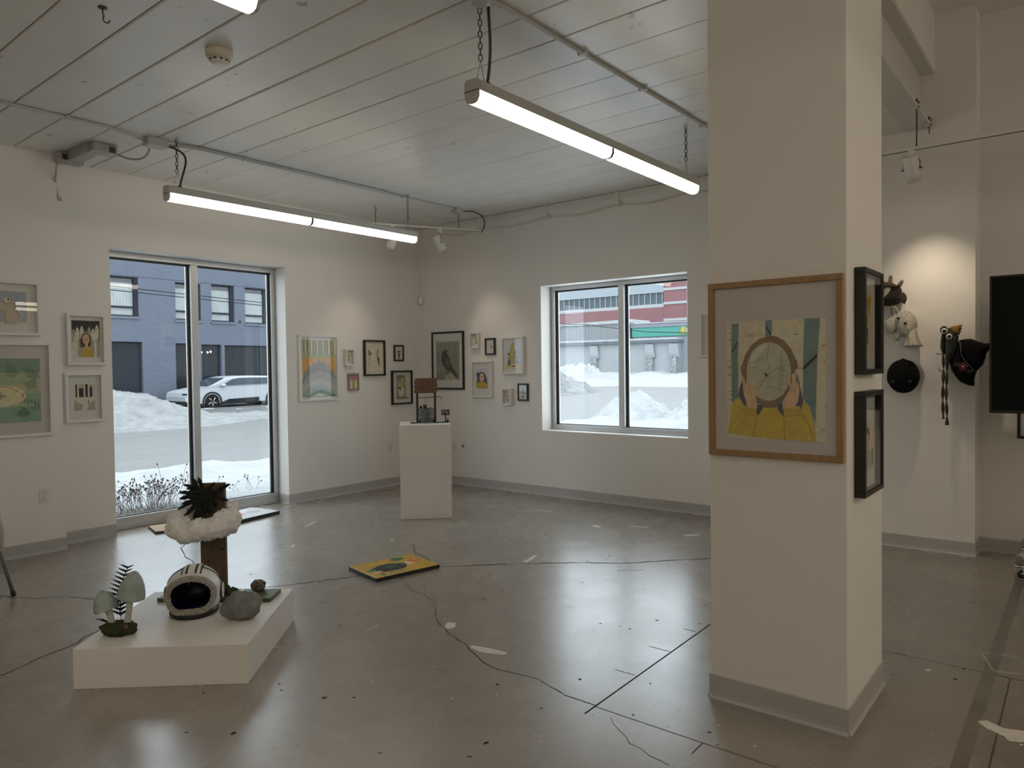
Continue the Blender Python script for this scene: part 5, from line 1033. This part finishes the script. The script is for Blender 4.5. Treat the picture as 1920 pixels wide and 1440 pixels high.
for y in (-.55, .03): b = MB(); b.box(6.04, 6.62, y - .025, y + .025, .225, .255); b.build('cross_bar', tubm, t)
for x in (6.04, 6.62):
    for y in (.398, -.925):
        b = MB(); b.tube([(x, y, .105), (x, y, .12), (x, y, .165), (x, y, .175)], [.026, .029, .028, .025], 16); b.build('tube_cap', capm, t)
        b = MB(); b.lathe([(.030, .098), (.033, .1), (.033, .106), (.026, .108)], (x, y, 0), 20); b.tube([(x, y, .09), (x, y, .1)], .012, 10); cs = b.build('caster', chrome, t)
        Q = Matrix.Translation((x - .012, y, .048)) @ Matrix.Rotation(PI / 2, 4, 'Y') @ Matrix.Rotation(0, 4, 'Z')
        Q = Matrix.Translation((x, y - .006, .048)) @ Matrix.Rotation(math.radians(25), 4, 'Z') @ Matrix.Rotation(PI / 2, 4, 'Y')
        b = MB(); b.lathe([(.030, -.012), (.046, -.012), (.048, -.008), (.048, .008), (.046, .012), (.030, .012)], n=26, M=Q); b.build('wheel', mat('grey_rubber_wheel', (.34, .33, .31), .5), cs)
        b = MB(); b.lathe([(.030, -.0135), (.012, -.016), (.003, -.017)], n=20, M=Q); b.lathe([(.032, -.011), (.032, .011), (.003, .012)], n=20, M=Q); b.build('hub', mat('dark_caster_hub', (.03, .03, .03), .4), cs)
        b = MB(); b.tube([(x, y, .098), (x, y - .02, .095), (x - .02, y - .03, .06), (x - .016, y - .006, .046)], .007, 6); b.tube([(x, y, .098), (x + .016, y - .01, .09), (x + .02, y - .006, .046)], .007, 6); b.build('fork', chrome, cs)

# ------------------------------------------------------------------ folding chair at the left edge, with a pale tote hanging on it
t = thing('folding_chair', 'grey folding chair cut off by the left edge of the photo', 'chair', (1.45, 5.95, 0))
gm = mat('grey_steel_tube', (.20, .20, .20), .4, metal=.4)
for dy in (0, .40):
    b = MB(); b.tube([(1.672, 5.748 + dy, .012), (1.606, 5.765 + dy, .31), (1.50, 5.79 + dy, .76)], .0125, 10); lg = b.build('leg', gm, t)
    b = MB(); b.tube([(1.6745, 5.7475 + dy, .0), (1.668, 5.749 + dy, .03)], .016, 10); b.build('rubber_foot', M_BLACKRUB, lg)
    b = MB(); b.tube([(1.12, 5.80 + dy, .012), (1.28, 5.79 + dy, .30), (1.50, 5.785 + dy, .45)], .0125, 10); lg = b.build('leg', gm, t)
    b = MB(); b.tube([(1.117, 5.80 + dy, 0), (1.125, 5.80 + dy, .03)], .016, 10); b.build('rubber_foot', M_BLACKRUB, lg)
b = MB(); b.box(1.12, 1.53, 5.80, 6.18, .43, .455); bevel(b.build('seat', M_BLACK, t), .008, 3)
b = MB(); b.tube([(1.59, 5.755, .66), (1.585, 5.775, .70), (1.585, 5.97, .71), (1.585, 6.16, .70), (1.59, 6.18, .66)], .016, 10); b.box(1.53, 1.55, 5.80, 6.18, .56, .72); b.build('backrest', M_BLACK, t)
b = MB(); b.tube([(1.585, 5.775, .70), (1.53, 5.785, .66), (1.525, 5.79, .62)], .012, 8); b.build('back_bracket', M_BLACK, t)
TM = Matrix.Translation((1.578, 5.73, .45)) @ Matrix.Rotation(math.radians(-51), 4, 'Z')
b = MB(); b.pillow([(-.16, -.10), (-.06, -.15), (.0, -.155), (.042, -.11), (.05, -.04), (.046, .03), (.03, .09), (.025, .14), (-.02, .20), (-.14, .18)], .06, TM, amp=.004)
tag(b.build('canvas_tote', mat('offwhite_canvas', (.42, .40, .37), .9, bump=.3, bscale=50)), 'off-white cloth tote hanging on the folding chair', 'bag')
# ------------------------------------------------------------------ outdoors
ZR = -.15
def nz(x, y, s=1.0, seed=0.0): return noise.fractal(Vector((x * s, y * s, seed)), 1.0, 2.1, 5)
def grid(name, x0, x1, y0, y1, nx, ny, fn, m, smooth=True):
    b = MB(); vs = [(x0 + (x1 - x0) * i / nx, y0 + (y1 - y0) * j / ny) for j in range(ny + 1) for i in range(nx + 1)]
    b.add([(x, y, fn(x, y)) for x, y in vs], [(j * (nx + 1) + i, j * (nx + 1) + i + 1, (j + 1) * (nx + 1) + i + 1, (j + 1) * (nx + 1) + i) for j in range(ny) for i in range(nx)], smooth=smooth)
    return b.build(name, m)
M_SNOW = mat('snow', (0.359, 0.367, 0.376), .9, vary=.10, vscale=2.5, bump=1.0, bscale=5, spec=.05, bdist=.10)
M_DIRTY = mat('dirty_snow', (0.234, 0.237, 0.237), .9, vary=.22, vscale=3.0, bump=1.0, bscale=4, spec=.05, bdist=.16)
M_ROAD = mat('slushy_road', (0.115, 0.113, 0.112), .5, vary=.16, vscale=1.4, stretch=(.18, 1.2, 1), bump=.2, bscale=3)
M_ROAD2 = mat('icy_lot', (.50, .49, .47), .5, vary=.18, vscale=1.2, stretch=(1.2, .18, 1), bump=.2, bscale=3)
o = grid('street', -25, 95, YA + .25, 95, 120, 90, lambda x, y: ZR - .03 + .0 * x if x < 24 else ZR - .03 + (x - 24) * .0155, M_ROAD); o['kind'] = 'structure'; o['label'] = 'grey slushy winter street'
# near verge outside the tall window
def verge(x, y):
    e = 11.75 + .35 * nz(x, 0, .5, 3) + .1 * math.sin(x * 1.3); t = max(0, min(1, (y - 8.0) / 2.6))
    g = .04 - .15 * t + .02 * nz(x, y, 1.6, 5) * min(1, max(0, y - 8.2))
    bank = (.12 + .10 * nz(x, y, 1.2, 2)) * math.exp(-((y - (e - .6)) / .42) ** 2); drop = max(0, min(1, (y - (e - .3)) / .5))
    return g + bank - .16 * drop
o = grid('snow_verge', -8, 22, YA + .28, 12.6, 160, 90, verge, M_SNOW); o['kind'] = 'structure'; o['label'] = 'smooth snow verge just outside the tall window'
def fbank(x, y):
    c = 24.6; hgt = .16 + .92 * math.exp(-((x - 10.3) / 2.0) ** 2) + .30 * math.exp(-((x - 6) / 3) ** 2); d = (y - c) / (2.6 if y < c else 1.7)
    k = math.exp(-d * d * 1.4); return ZR - .10 + k * hgt * (1 + .22 * nz(x, y, 1.1, 1)) + .10 * nz(x, y, 2.2, 8) * k + .05 * nz(x, y, 5, 9) * k
o = grid('snow_bank', 2, 24, 20.8, 28.4, 260, 90, fbank, M_DIRTY); tag(o, 'long ploughed snow bank across the street in front of the grey building', 'snow bank')
o = grid('far_snow', -8, 30, 28.2, 34.1, 60, 14, lambda x, y: ZR - .05 + .06 * nz(x, y, .8, 4), M_SNOW); o['kind'] = 'structure'; o['label'] = 'snow covered parking strip by the grey building'
def lotpile(cx, cy, sx, sy, h, seed, name, label, m=M_SNOW, zb=ZR, n=110):
    def fn(x, y):
        k = math.exp(-((x - cx) / sx) ** 2 - ((y - cy) / sy) ** 2); return zb - .10 + max(0, k * 1.12 - .1) * h * (1 + .55 * nz(x, y, 1.0, seed)) + .16 * nz(x, y, 2.2, seed) * min(1, k * 2) + .05 * nz(x, y, 6.0, seed) * min(1, k * 3) + (0 if k > .03 else -.1)
    o = grid(name, cx - sx * 2, cx + sx * 2, cy - sy * 2, cy + sy * 2, n, n, fn, m); return tag(o, label, 'snow pile', 'snow piles in the lot')
lotpile(20.0, 11.2, 1.6, .95, .78, 3, 'snow_pile', 'lumpy snow pile centred behind the square window mullion')
lotpile(20.4, 9.0, 1.6, 1.0, .72, 7, 'snow_pile', 'lumpy snow pile at the right of the square window view')
lotpile(15.2, 7.35, 1.1, .6, .36, 11, 'snow_pile', 'low smooth snow pile closest to the square window')
lotpile(33.5, 24.2, 3.4, 1.7, 1.15, 13, 'snow_pile', 'grey-white snow pile at the left of the square window view', M_DIRTY, zb=-.05)
lotpile(47, 31.5, 4.0, 2.6, 1.35, 17, 'snow_pile', 'broad snow pile against the long white wall', zb=.2)
o = grid('lot_snow', 42, 61, 18, 50, 80, 60, lambda x, y: ZR - .02 + (x - 24) * .0160 + (.12 + .36 * (x - 42) / 19 + .25 * nz(x, y, .5, 6)) * min(1, (x - 42) / 2) - .02, M_SNOW); o['kind'] = 'structure'; o['label'] = 'drifted snow along the long white wall'

# dried plants at the sill
stemm = mat('dry_brown_stem', (.12, .09, .085), .9); seedm = mat('dark_seed_head', (.07, .05, .05), .9); r1 = random.Random(21)
def dried(label, cx, cy, n, spread, hh, lean=0.0):
    t = thing('dried_plant', label, 'dried plant', (cx, cy, .03)); b = MB(); s = MB()
    for i in range(n):
        x = cx + r1.gauss(0, spread * .5); y = cy + r1.gauss(0, .10); h = hh * r1.uniform(.45, 1.05); dx = (x - cx) * .5 + r1.gauss(lean, .10); dy = r1.gauss(0, .08)
        P = bez((x, y, .02), (x, y, h * .4), (x + dx * .5, y + dy * .5, h * .8), (x + dx, y + dy, h), 5); b.tube(P, .0019, 4)
        s.blob(P[-1], (.009, .009, .010), .3, 3, i, 7, 5)
        if r1.random() < .6:
            q = P[3]; e = q + Vector((r1.gauss(0, .08), r1.gauss(0, .05), .10)); b.tube([q, e], .002, 4); s.blob(e, (.008, .008, .009), .3, 3, i, 7, 5)
    b.build('stems', stemm, t, kind='stuff'); s.build('seed_heads', seedm, t, kind='stuff')
dried('bushy dried plant with dark seed heads outside the tall window', 3.52, 8.0, 150, .55, .36, -.05)
dried('thin dried weeds seen between window mullion and cloud', 4.02, 8.2, 7, .2, .50)
dried('few dried seed stalks at the right of the tall window', 4.85, 8.2, 6, .18, .22)
b = MB()
for i in range(1500):
    x = r1.uniform(2.9, 4.35); y = YA + .36 + abs(r1.gauss(0, .28)); p = Vector((x, y, .02)); e = p + Vector((r1.gauss(0, .06), r1.gauss(0, .05), r1.uniform(.03, .12))); s = Vector((.004, .003, 0)); b.add([p - s, p + s, e], [(0, 1, 2)])
o = tag(b.build('dead_grass', mat('dead_grass', (.17, .15, .09), .9, vary=.4, vscale=5)), 'matted dead grass along the window sill outside', 'grass'); o['kind'] = 'stuff'

# grey painted brick building across the street
def brick_mat():
    m = bpy.data.materials.new('grey_blue_painted_brick'); m.use_nodes = True; N = m.node_tree.nodes; L = m.node_tree.links; bs = N['Principled BSDF']
    tc = N.new('ShaderNodeTexCoord'); mp = N.new('ShaderNodeMapping'); mp.inputs['Rotation'].default_value = (PI / 2, 0, 0); L.new(tc.outputs['Object'], mp.inputs[0])
    br = N.new('ShaderNodeTexBrick'); br.inputs['Scale'].default_value = 1.0; br.inputs['Brick Width'].default_value = .22; br.inputs['Row Height'].default_value = .078; br.inputs['Mortar Size'].default_value = .008
    br.inputs['Color1'].default_value = (.090, .106, .142, 1); br.inputs['Color2'].default_value = (.103, .120, .158, 1); br.inputs['Mortar'].default_value = (.07, .082, .112, 1); L.new(mp.outputs[0], br.inputs[0]); L.new(br.outputs[0], bs.inputs['Base Color'])
    bs.inputs['Roughness'].default_value = .7; bp = N.new('ShaderNodeBump'); bp.inputs['Strength'].default_value = .5; bp.inputs['Distance'].default_value = .01; L.new(br.outputs['Fac'], bp.inputs['Height']); bp.invert = True; L.new(bp.outputs[0], bs.inputs['Normal']); return m
M_BRICK = brick_mat(); FY = 34.0; M_OUTWHITE = mat('weathered_white_trim', (0.330, 0.337, 0.343), .6)
M_DGLASS = mat('dark_shop_glass', (.014, .018, .023), .12, spec=.14); M_CURT = mat('white_curtain', (0.344, 0.352, 0.356), .8, vary=.1, vscale=3); M_FRDK = mat('dark_window_frame', (.025, .03, .04), .7, spec=.1)
t = thing('brick_building', 'grey-blue painted brick building across the street with curtained upper windows', 'building', (17.5, FY, -.3))
ups = [(13.72, 15.10, 4.02, 5.80), (16.80, 18.05, 3.96, 5.74), (18.60, 19.82, 3.95, 5.78), (20.41, 21.70, 3.92, 5.76), (10.6, 11.9, 4.0, 5.8), (22.3, 23.5, 3.9, 5.7)]; lows = [(13.0, 15.22, .56, 2.87), (16.76, 17.9, .55, 2.84), (18.03, 19.07, .55, 2.80), (19.24, 22.2, .55, 2.78)]
xs = sorted({6.0, 27.0} | {a for w_ in ups + lows for a in w_[:2]}); b = MB()
for x0, x1 in zip(xs, xs[1:]):
    holes = sorted([(w_[2], w_[3]) for w_ in ups + lows if w_[0] <= x0 + .001 and w_[1] >= x1 - .001]); z = -.4
    for h0, h1 in holes: b.box(x0, x1, FY, FY + .4, z, h0); z = h1
    b.box(x0, x1, FY, FY + .4, z, 7.5)
b.build('brick_wall', M_BRICK, t)
for (x0, x1, z0, z1) in ups:
    b = MB(); f = .07; b.box(x0, x1, FY + .16, FY + .24, z0, z0 + f); b.box(x0, x1, FY + .16, FY + .24, z1 - f, z1); b.box(x0, x0 + f, FY + .16, FY + .24, z0, z1); b.box(x1 - .16, x1, FY + .10, FY + .24, z0, z1); zm = z0 + .42; b.box(x0, x1, FY + .15, FY + .24, zm - .045, zm + .045); wf = b.build('upper_window', M_FRDK, t)
    b = MB(); n = 36; pts = [(x0 + f + (x1 - x0 - f - .16) * i / n, FY + .26 + .02 * math.sin(i * 2.4)) for i in range(n + 1)]; zt = z1 - .26
    b.add([(x, y, z) for x, y in pts for z in (z0 + f, zt)], [(2 * i, 2 * i + 2, 2 * i + 3, 2 * i + 1) for i in range(n)]); b.build('curtain', M_CURT, wf)
    b = MB(); b.box(x0, x1, FY + .42, FY + .44, z0, z1); b.build('dark_room', M_DGLASS, wf)
    b = MB(); b.box(x0 + f, x1 - .16, FY + .19, FY + .20, z0 + f, z1 - f); b.build('pane', M_GLASS, wf)
    b = MB(); b.box(x0 - .05, x1 + .05, FY - .05, FY + .12, z0 - .12, z0); b.build('sill', M_BRICK, wf)
for (x0, x1, z0, z1) in lows:
    b = MB(); f = .06; b.box(x0, x1, FY + .16, FY + .24, z0, z0 + f); b.box(x0, x1, FY + .16, FY + .24, z1 - f, z1); b.box(x0, x0 + f, FY + .16, FY + .24, z0, z1); b.box(x1 - f, x1, FY + .16, FY + .24, z0, z1); wf = b.build('shop_window', M_FRDK, t)
    b = MB(); b.box(x0 + f, x1 - f, FY + .19, FY + .21, z0 + f, z1 - f); b.build('pane', M_DGLASS, wf)
    b = MB(); b.box(x0 - .04, x1 + .04, FY - .04, FY + .12, z0 - .1, z0); b.build('sill', M_BRICK, wf)
b = MB()
for (x, z) in ((18.1, 2.42), (18.42, 2.42), (18.58, 2.45)): b.blob((x, FY + .15, z), (.05, .03, .05), 0, 1, 0, 10, 6)
b.build('shop_lamp', mat('shop_lamp_glow', (1, .9, .7), .4, emit=(1, .85, .6), estr=3), t)
b = MB(); b.box(20.06, 20.14, FY - .04, FY, 3.93, 4.05); b.build('wall_vent', M_FRDK, t)

# parked cars
white_c = mat('white_car_paint', (.36, .38, .40), .4, spec=.2); cladding = mat('dark_car_cladding', (.014, .016, .018), .7, spec=.1); carglass = mat('tinted_car_glass', (.045, .058, .075), .1, spec=.22); tyre = mat('tyre_rubber', (.009, .0095, .01), .8, spec=.1); rimm = mat('wheel_dark_alloy', (.012, .013, .014), .6, spec=.1)
def car_loft(out, y0, y1, inset, b):
    """side outline (x,z) lofted across the width with rounded shoulders"""
    R = []
    for y, k in ((y0, .965), (y0 + .10, .99), (y0 + .3, 1), ((y0 + y1) / 2, 1.012), (y1 - .3, 1), (y1 - .10, .99), (y1, .965)):
        cx = sum(p[0] for p in out) / len(out); R.append([Vector((cx + (x - cx) * k, y + (inset * max(0, (z - .75)) * (1 if y < (y0 + y1) / 2 else -1)), z if z < .5 else .5 + (z - .5) * k)) for x, z in out])
    b.loft(R)
def car(label, x0, y0, zg, L=4.55, paint=white_c, name='parked_car', s=1.0):
    t = thing(name, label, 'car', (x0 + L / 2, y0 + .9, zg)); X = lambda q: x0 + q * L; Z = lambda q: zg + q * s; yb = y0 + 1.8
    side = [(X(.005), Z(.42)), (X(.0), Z(.62)), (X(.012), Z(.80)), (X(.05), Z(.88)), (X(.15), Z(.97)), (X(.235), Z(1.04)), (X(.97), Z(1.10)), (X(.99), Z(.9)), (X(1.0), Z(.6)), (X(.99), Z(.4)), (X(.95), Z(.30)), (X(.06), Z(.30))]
    b = MB(); R = []
    for y, k in ((y0 + .02, .985), (y0, 1), (y0 + .06, 1.005), (yb - .06, 1.005), (yb, 1), (yb - .02, .985)):
        R.append([Vector((X(.5) + (x - X(.5)) * k, y, z)) for x, z in side])
    b.loft(R, smooth=False); body = bevel(b.build('body', paint, t), .03, 2)
    top = [(X(.20), 1.02), (X(.255), 1.13), (X(.385), 1.44), (X(.47), 1.51), (X(.62), 1.53), (X(.82), 1.50), (X(.95), 1.33), (X(.975), 1.09)]
    b = MB(); R = []
    for y, ins in ((y0 + .05, 1), (y0 + .14, .0), (yb - .14, 0), (yb - .05, 1)):
        R.append([Vector((x, y, zg + (z if ins == 0 else (z - .05 if z > 1.2 else z)) * s)) for x, z in top])
    b.loft(R, smooth=False); cab = bevel(b.build('cabin', paint, t), .04, 2)
    for yy, dy in ((y0 + .038, -1), (yb - .038, 1)):
        g = [(X(.335), 1.085), (X(.44), 1.375), (X(.52), 1.43), (X(.80), 1.425), (X(.90), 1.25), (X(.93), 1.14)]; b = MB(); b.prism([Vector((x, yy + (.004 if dy < 0 else -.004), zg + z * s)) for x, z in g], (0, dy * .012, 0)); b.build('side_glass', carglass, cab)
    b = MB(); b.prism([Vector((X(.222), y0 + .14, Z(1.075))), Vector((X(.376), y0 + .20, Z(1.435))), Vector((X(.376), yb - .20, Z(1.435))), Vector((X(.222), yb - .14, Z(1.075)))], (-.014, 0, .008)); b.build('windscreen', carglass, cab)
    for wx in (.245, .86):
        for yy, sgn in ((y0 - .012, 1), (yb + .012, -1)):
            c = Vector((X(wx), yy, Z(.355))); Q = Matrix.Translation(c) @ Matrix.Rotation(-sgn * PI / 2, 4, 'X')
            b = MB(); b.lathe([(.47, .05), (.47, -.004), (.40, -.006), (.40, .05)], n=30, M=Q); b.build('wheel_arch', cladding, body)
            b = MB(); b.lathe([(.25, .20), (.33, .20), (.355, .17), (.355, .02), (.335, -.006), (.26, -.008), (.25, .0)], n=30, M=Q); wl = b.build('wheel', tyre, t)
            b = MB(); b.lathe([(.255, .012), (.255, .004), (.06, .012), (.02, .0)], n=24, M=Q); b.build('rim', rimm, wl)
            b = MB()
            for i in range(5):
                g = 2 * PI * i / 5; b.tube([Q @ Vector((.04 * math.cos(g), .04 * math.sin(g), -.006)), Q @ Vector((.15 * math.cos(g + .35), .15 * math.sin(g + .35), -.012)), Q @ Vector((.235 * math.cos(g + .15), .235 * math.sin(g + .15), -.008))], .014, 5)
            b.build('spokes', chrome, wl)
    b = MB(); b.prism([Vector((X(.30), y0 - .008, Z(.26))), Vector((X(.70), y0 - .008, Z(.26))), Vector((X(.70), y0 - .008, Z(.50))), Vector((X(.40), y0 - .008, Z(.46)))], (0, .05, 0)); b.build('sill_cladding', cladding, body)
    b = MB(); b.box(X(.0) - .02, X(.10), y0 + .02, yb - .02, Z(.28), Z(.42)); b.build('bumper', cladding, body)
    b = MB(); b.box(X(.004) - .01, X(.085), y0 - .004, y0 + .3, Z(.70), Z(.77)); b.build('headlight', cladding, body)
    b = MB(); b.blob((X(.345), y0 - .06, Z(1.10)), (.13, .09, .075), 0, 1, 0, 14, 8); b.build('mirror', paint, cab)
car('white hatchback parked across the street', 15.85, 31.4, -.27, 5.2)
car('dark car parked beside the white hatchback, mostly hidden', 21.6, 30.9, -.27, 4.4, mat('dark_car_paint', (.03, .034, .042), .4, spec=.15))
# overhead wires
wire = mat('overhead_wire', (.02, .021, .024), .8, spec=.1)
for i, (z0, z1) in enumerate(((3.76, 3.585), (3.66, 3.50), (4.06, 4.03))):
    b = MB(); b.tube([(-20, 20, z0 + .9), (-4, 20, z0 + .25), (8.15, 20, z0), (12.7, 20, z1), (30, 20, z1 - .05)], .012 if i < 2 else .006, 5); tag(b.build('overhead_wire', wire), ('upper of the two thick wires crossing the tall window view', 'lower of the two thick wires crossing the tall window view', 'thin high wire crossing the tall window view')[i], 'wire', 'street wires')

# long white industrial wall with metal siding and green sign beyond the square window
t = thing('white_warehouse', 'long white concrete warehouse with corrugated metal band beyond the square window', 'building', (60.5, 37, 0))
M_CONC = mat('white_concrete', (0.286, 0.301, 0.315), .8, vary=.08, vscale=.7); M_COR = mat('corrugated_siding', (0.205, 0.217, 0.229), .5); M_TRIMG = mat('grey_blue_trim', (0.123, 0.139, 0.164), .6); M_RUB = mat('crumbling_render', (0.225, 0.233, 0.238), .95, vary=.5, vscale=4, bump=1, bscale=6)
b = MB(); b.box(60, 64, 29.2, 60, -.5, 3.56); b.build('concrete_wall', M_CONC, t)
for yc in (42.9, 37.95, 31.95, 29.55):
    b = MB(); b.prism([(60.0, yc + .42, 3.4), (59.7, yc + .42, 3.4), (59.72, yc + .42, 2.7), (59.78, yc + .3, 2.2), (60.0, yc + .3, 2.2)], (0, -.84, 0)); pl = b.build('pilaster', M_CONC, t)
    b = MB(); n = 10; R = [[Vector((60.0, yc + .33, z)), Vector((59.70 + .07 * noise.noise(Vector((yc, z * 3, 0))), yc + .33 + .05 * noise.noise(Vector((z * 4, yc, 1))), z)), Vector((59.70 + .07 * noise.noise(Vector((yc, z * 3, 4))), yc - .33 + .05 * noise.noise(Vector((z * 4, yc, 7))), z)), Vector((60.0, yc - .33, z))] for z in [.2 + 2.2 * i / n for i in range(n + 1)]]
    b.loft(R, smooth=False); b.build('crumbling_face', M_RUB, pl)
b = MB(); b.box(59.6, 64, 29.0, 60, 3.56, 3.78); b.build('ledge', M_TRIMG, t)
b = MB(); b.box(59.5, 64, 29.0, 60, 3.78, 3.98); b.build('ledge_snow', M_SNOW, t)
b = MB(); y = 34.4; k = 0; pts = []
while y < 60: pts.append((60.35 + (.05 if k % 4 in (0, 1) else -.03), y)); y += .085; k += 1
b.add([(x, y, z) for x, y in pts for z in (3.9, 5.55)], [(2 * i, 2 * i + 2, 2 * i + 3, 2 * i + 1) for i in range(len(pts) - 1)]); b.box(60.45, 64, 34.4, 60, 3.9, 5.5); b.build('corrugated_band', M_COR, t)
b = MB(); b.prism([(60.2, 34.1, 5.5), (60.2, 34.1, 5.85), (60.2, 40, 5.75), (60.2, 60, 6.1), (60.2, 60, 5.5)], (3.8, 0, 0)); b.build('roof_snow', M_SNOW, t)
b = MB(); b.box(59.93, 60.0, 40.35, 40.85, .4, 1.2); b.build('vent_opening', M_FRDK, t)
b = MB(); b.tube([(59.3, 40.1, .2), (59.3, 40.1, .78), (59.3, 38.6, .78), (59.3, 38.6, .2)], .035, 6); b.build('pipe_rail', M_TRIMG, t)
t = thing('shop_building', 'pale shop building with a long green sign band beyond the square window', 'building', (62, 27, 0))
b = MB(); b.box(60.8, 66, 16, 34.2, -.5, 4.2); b.build('shop_wall', mat('pale_blue_render', (0.253, 0.279, 0.303), .8), t)
b = MB(); b.box(60.72, 60.8, 28.0, 28.35, 1.0, 2.0); b.build('window', M_FRDK, t)
b = MB(); b.box(60.6, 66, 16, 34.2, 4.15, 5.02); sg = b.build('sign_band', mat('turquoise_green_sign', (0.041, 0.238, 0.192), .5), t)
b = MB(); b.box(60.5, 66, 16, 34.3, 5.02, 5.35); b.build('parapet', mat('grey_lilac_parapet', (0.197, 0.205, 0.238), .7), t)
b = MB(); b.box(60.55, 60.6, 24, 29.35, 4.15, 5.02); b.build('sign_end_panel', mat('mid_green_sign', (0.065, 0.205, 0.139), .5), sg)
b = MB(); yc, zc = 28.92, 4.60
for i in range(8): g = 2 * PI * i / 8; b.blob((60.53, yc + .20 * math.cos(g), zc + .24 * math.sin(g)), (.02, .13, .14), 0, 1, 0, 10, 6)
b.build('flower_logo', mat('yellow_sign_flower', (0.294, 0.253, 0.057), .5), sg)
b = MB(); b.blob((60.50, yc, zc), (.02, .11, .12), 0, 1, 0, 12, 6); b.build('flower_centre', mat('amber_sign_centre', (.62, .40, .06), .5), sg)
b = MB()
for row, z in enumerate((4.66, 4.42)):
    y = 28.62
    for k in range(8):
        w_ = (.14, .10, .12, .15, .09)[(k + row) % 5]; b.box(60.51, 60.55, y - w_, y, z - .09, z + .09 if k % 3 else z + .13)
        y -= w_ + .035
b.build('sign_lettering', mat('white_sign_letters', (0.327, 0.335, 0.335), .5), sg)
b = MB(); b.box(60.4, 66, 16, 34.3, 5.35, 5.45); b.build('parapet_snow', M_SNOW, t)
# red and white building further off
t = thing('red_white_building', 'tall red and pale building with a ribbon of windows, furthest back', 'building', (92, 55, 0)); M_RED = mat('hazed_red_panel', (0.188, 0.078, 0.086), .6, vary=.04, vscale=.3); M_PALE = mat('pale_metal_panel', (0.253, 0.286, 0.315), .5); RX = 90  # red paled evenly to carry outdoor haze and window reflection
b = MB(); b.box(RX, RX + 14, 45.8, 90, -.5, 9.4); b.build('red_base', M_RED, t)
b = MB(); b.box(RX, RX + 14, 45.8, 90, 9.4, 9.85); b.build('white_stripe', M_OUTWHITE, t)
b = MB(); b.box(RX + .25, RX + 14, 45.8, 90, 9.85, 11.40); rw = b.build('ribbon_window', mat('ribbon_glass', (.075, .10, .12), .15, spec=.15), t)
for i in range(34): y = 46.1 + i * .905; b = MB(); b.box(RX + .12, RX + .26, y - .045, y + .045, 9.85, 11.40); b.build('window_mullion', M_OUTWHITE, rw)
b = MB(); b.box(RX, RX + 14, 45.8, 90, 11.40, 12.72); b.build('pale_panel', M_PALE, t)
b = MB(); b.box(RX - .1, RX + 14, 42.25, 45.8, -.5, 14.2); tw_ = b.build('red_tower', M_RED, t)
for z in (13.0, 9.85, 7.6, 11.75): b = MB(); b.box(RX - .22, RX - .1, 42.3, 45.8, z - .17, z + .17); b.build('white_stripe', M_OUTWHITE, tw_)
b = MB(); b.box(RX - .24, RX + 14, 41.7, 42.35, -.5, 14.2); b.build('white_corner', M_OUTWHITE, tw_)
b = MB(); b.tube([(55, 60, 6.9), (55, 36, 5.25), (55, 30, 4.35), (55, 20, 3.7)], .03, 5); tag(b.build('overhead_wire', wire), 'dark wire sagging across the square window view', 'wire', 'street wires')
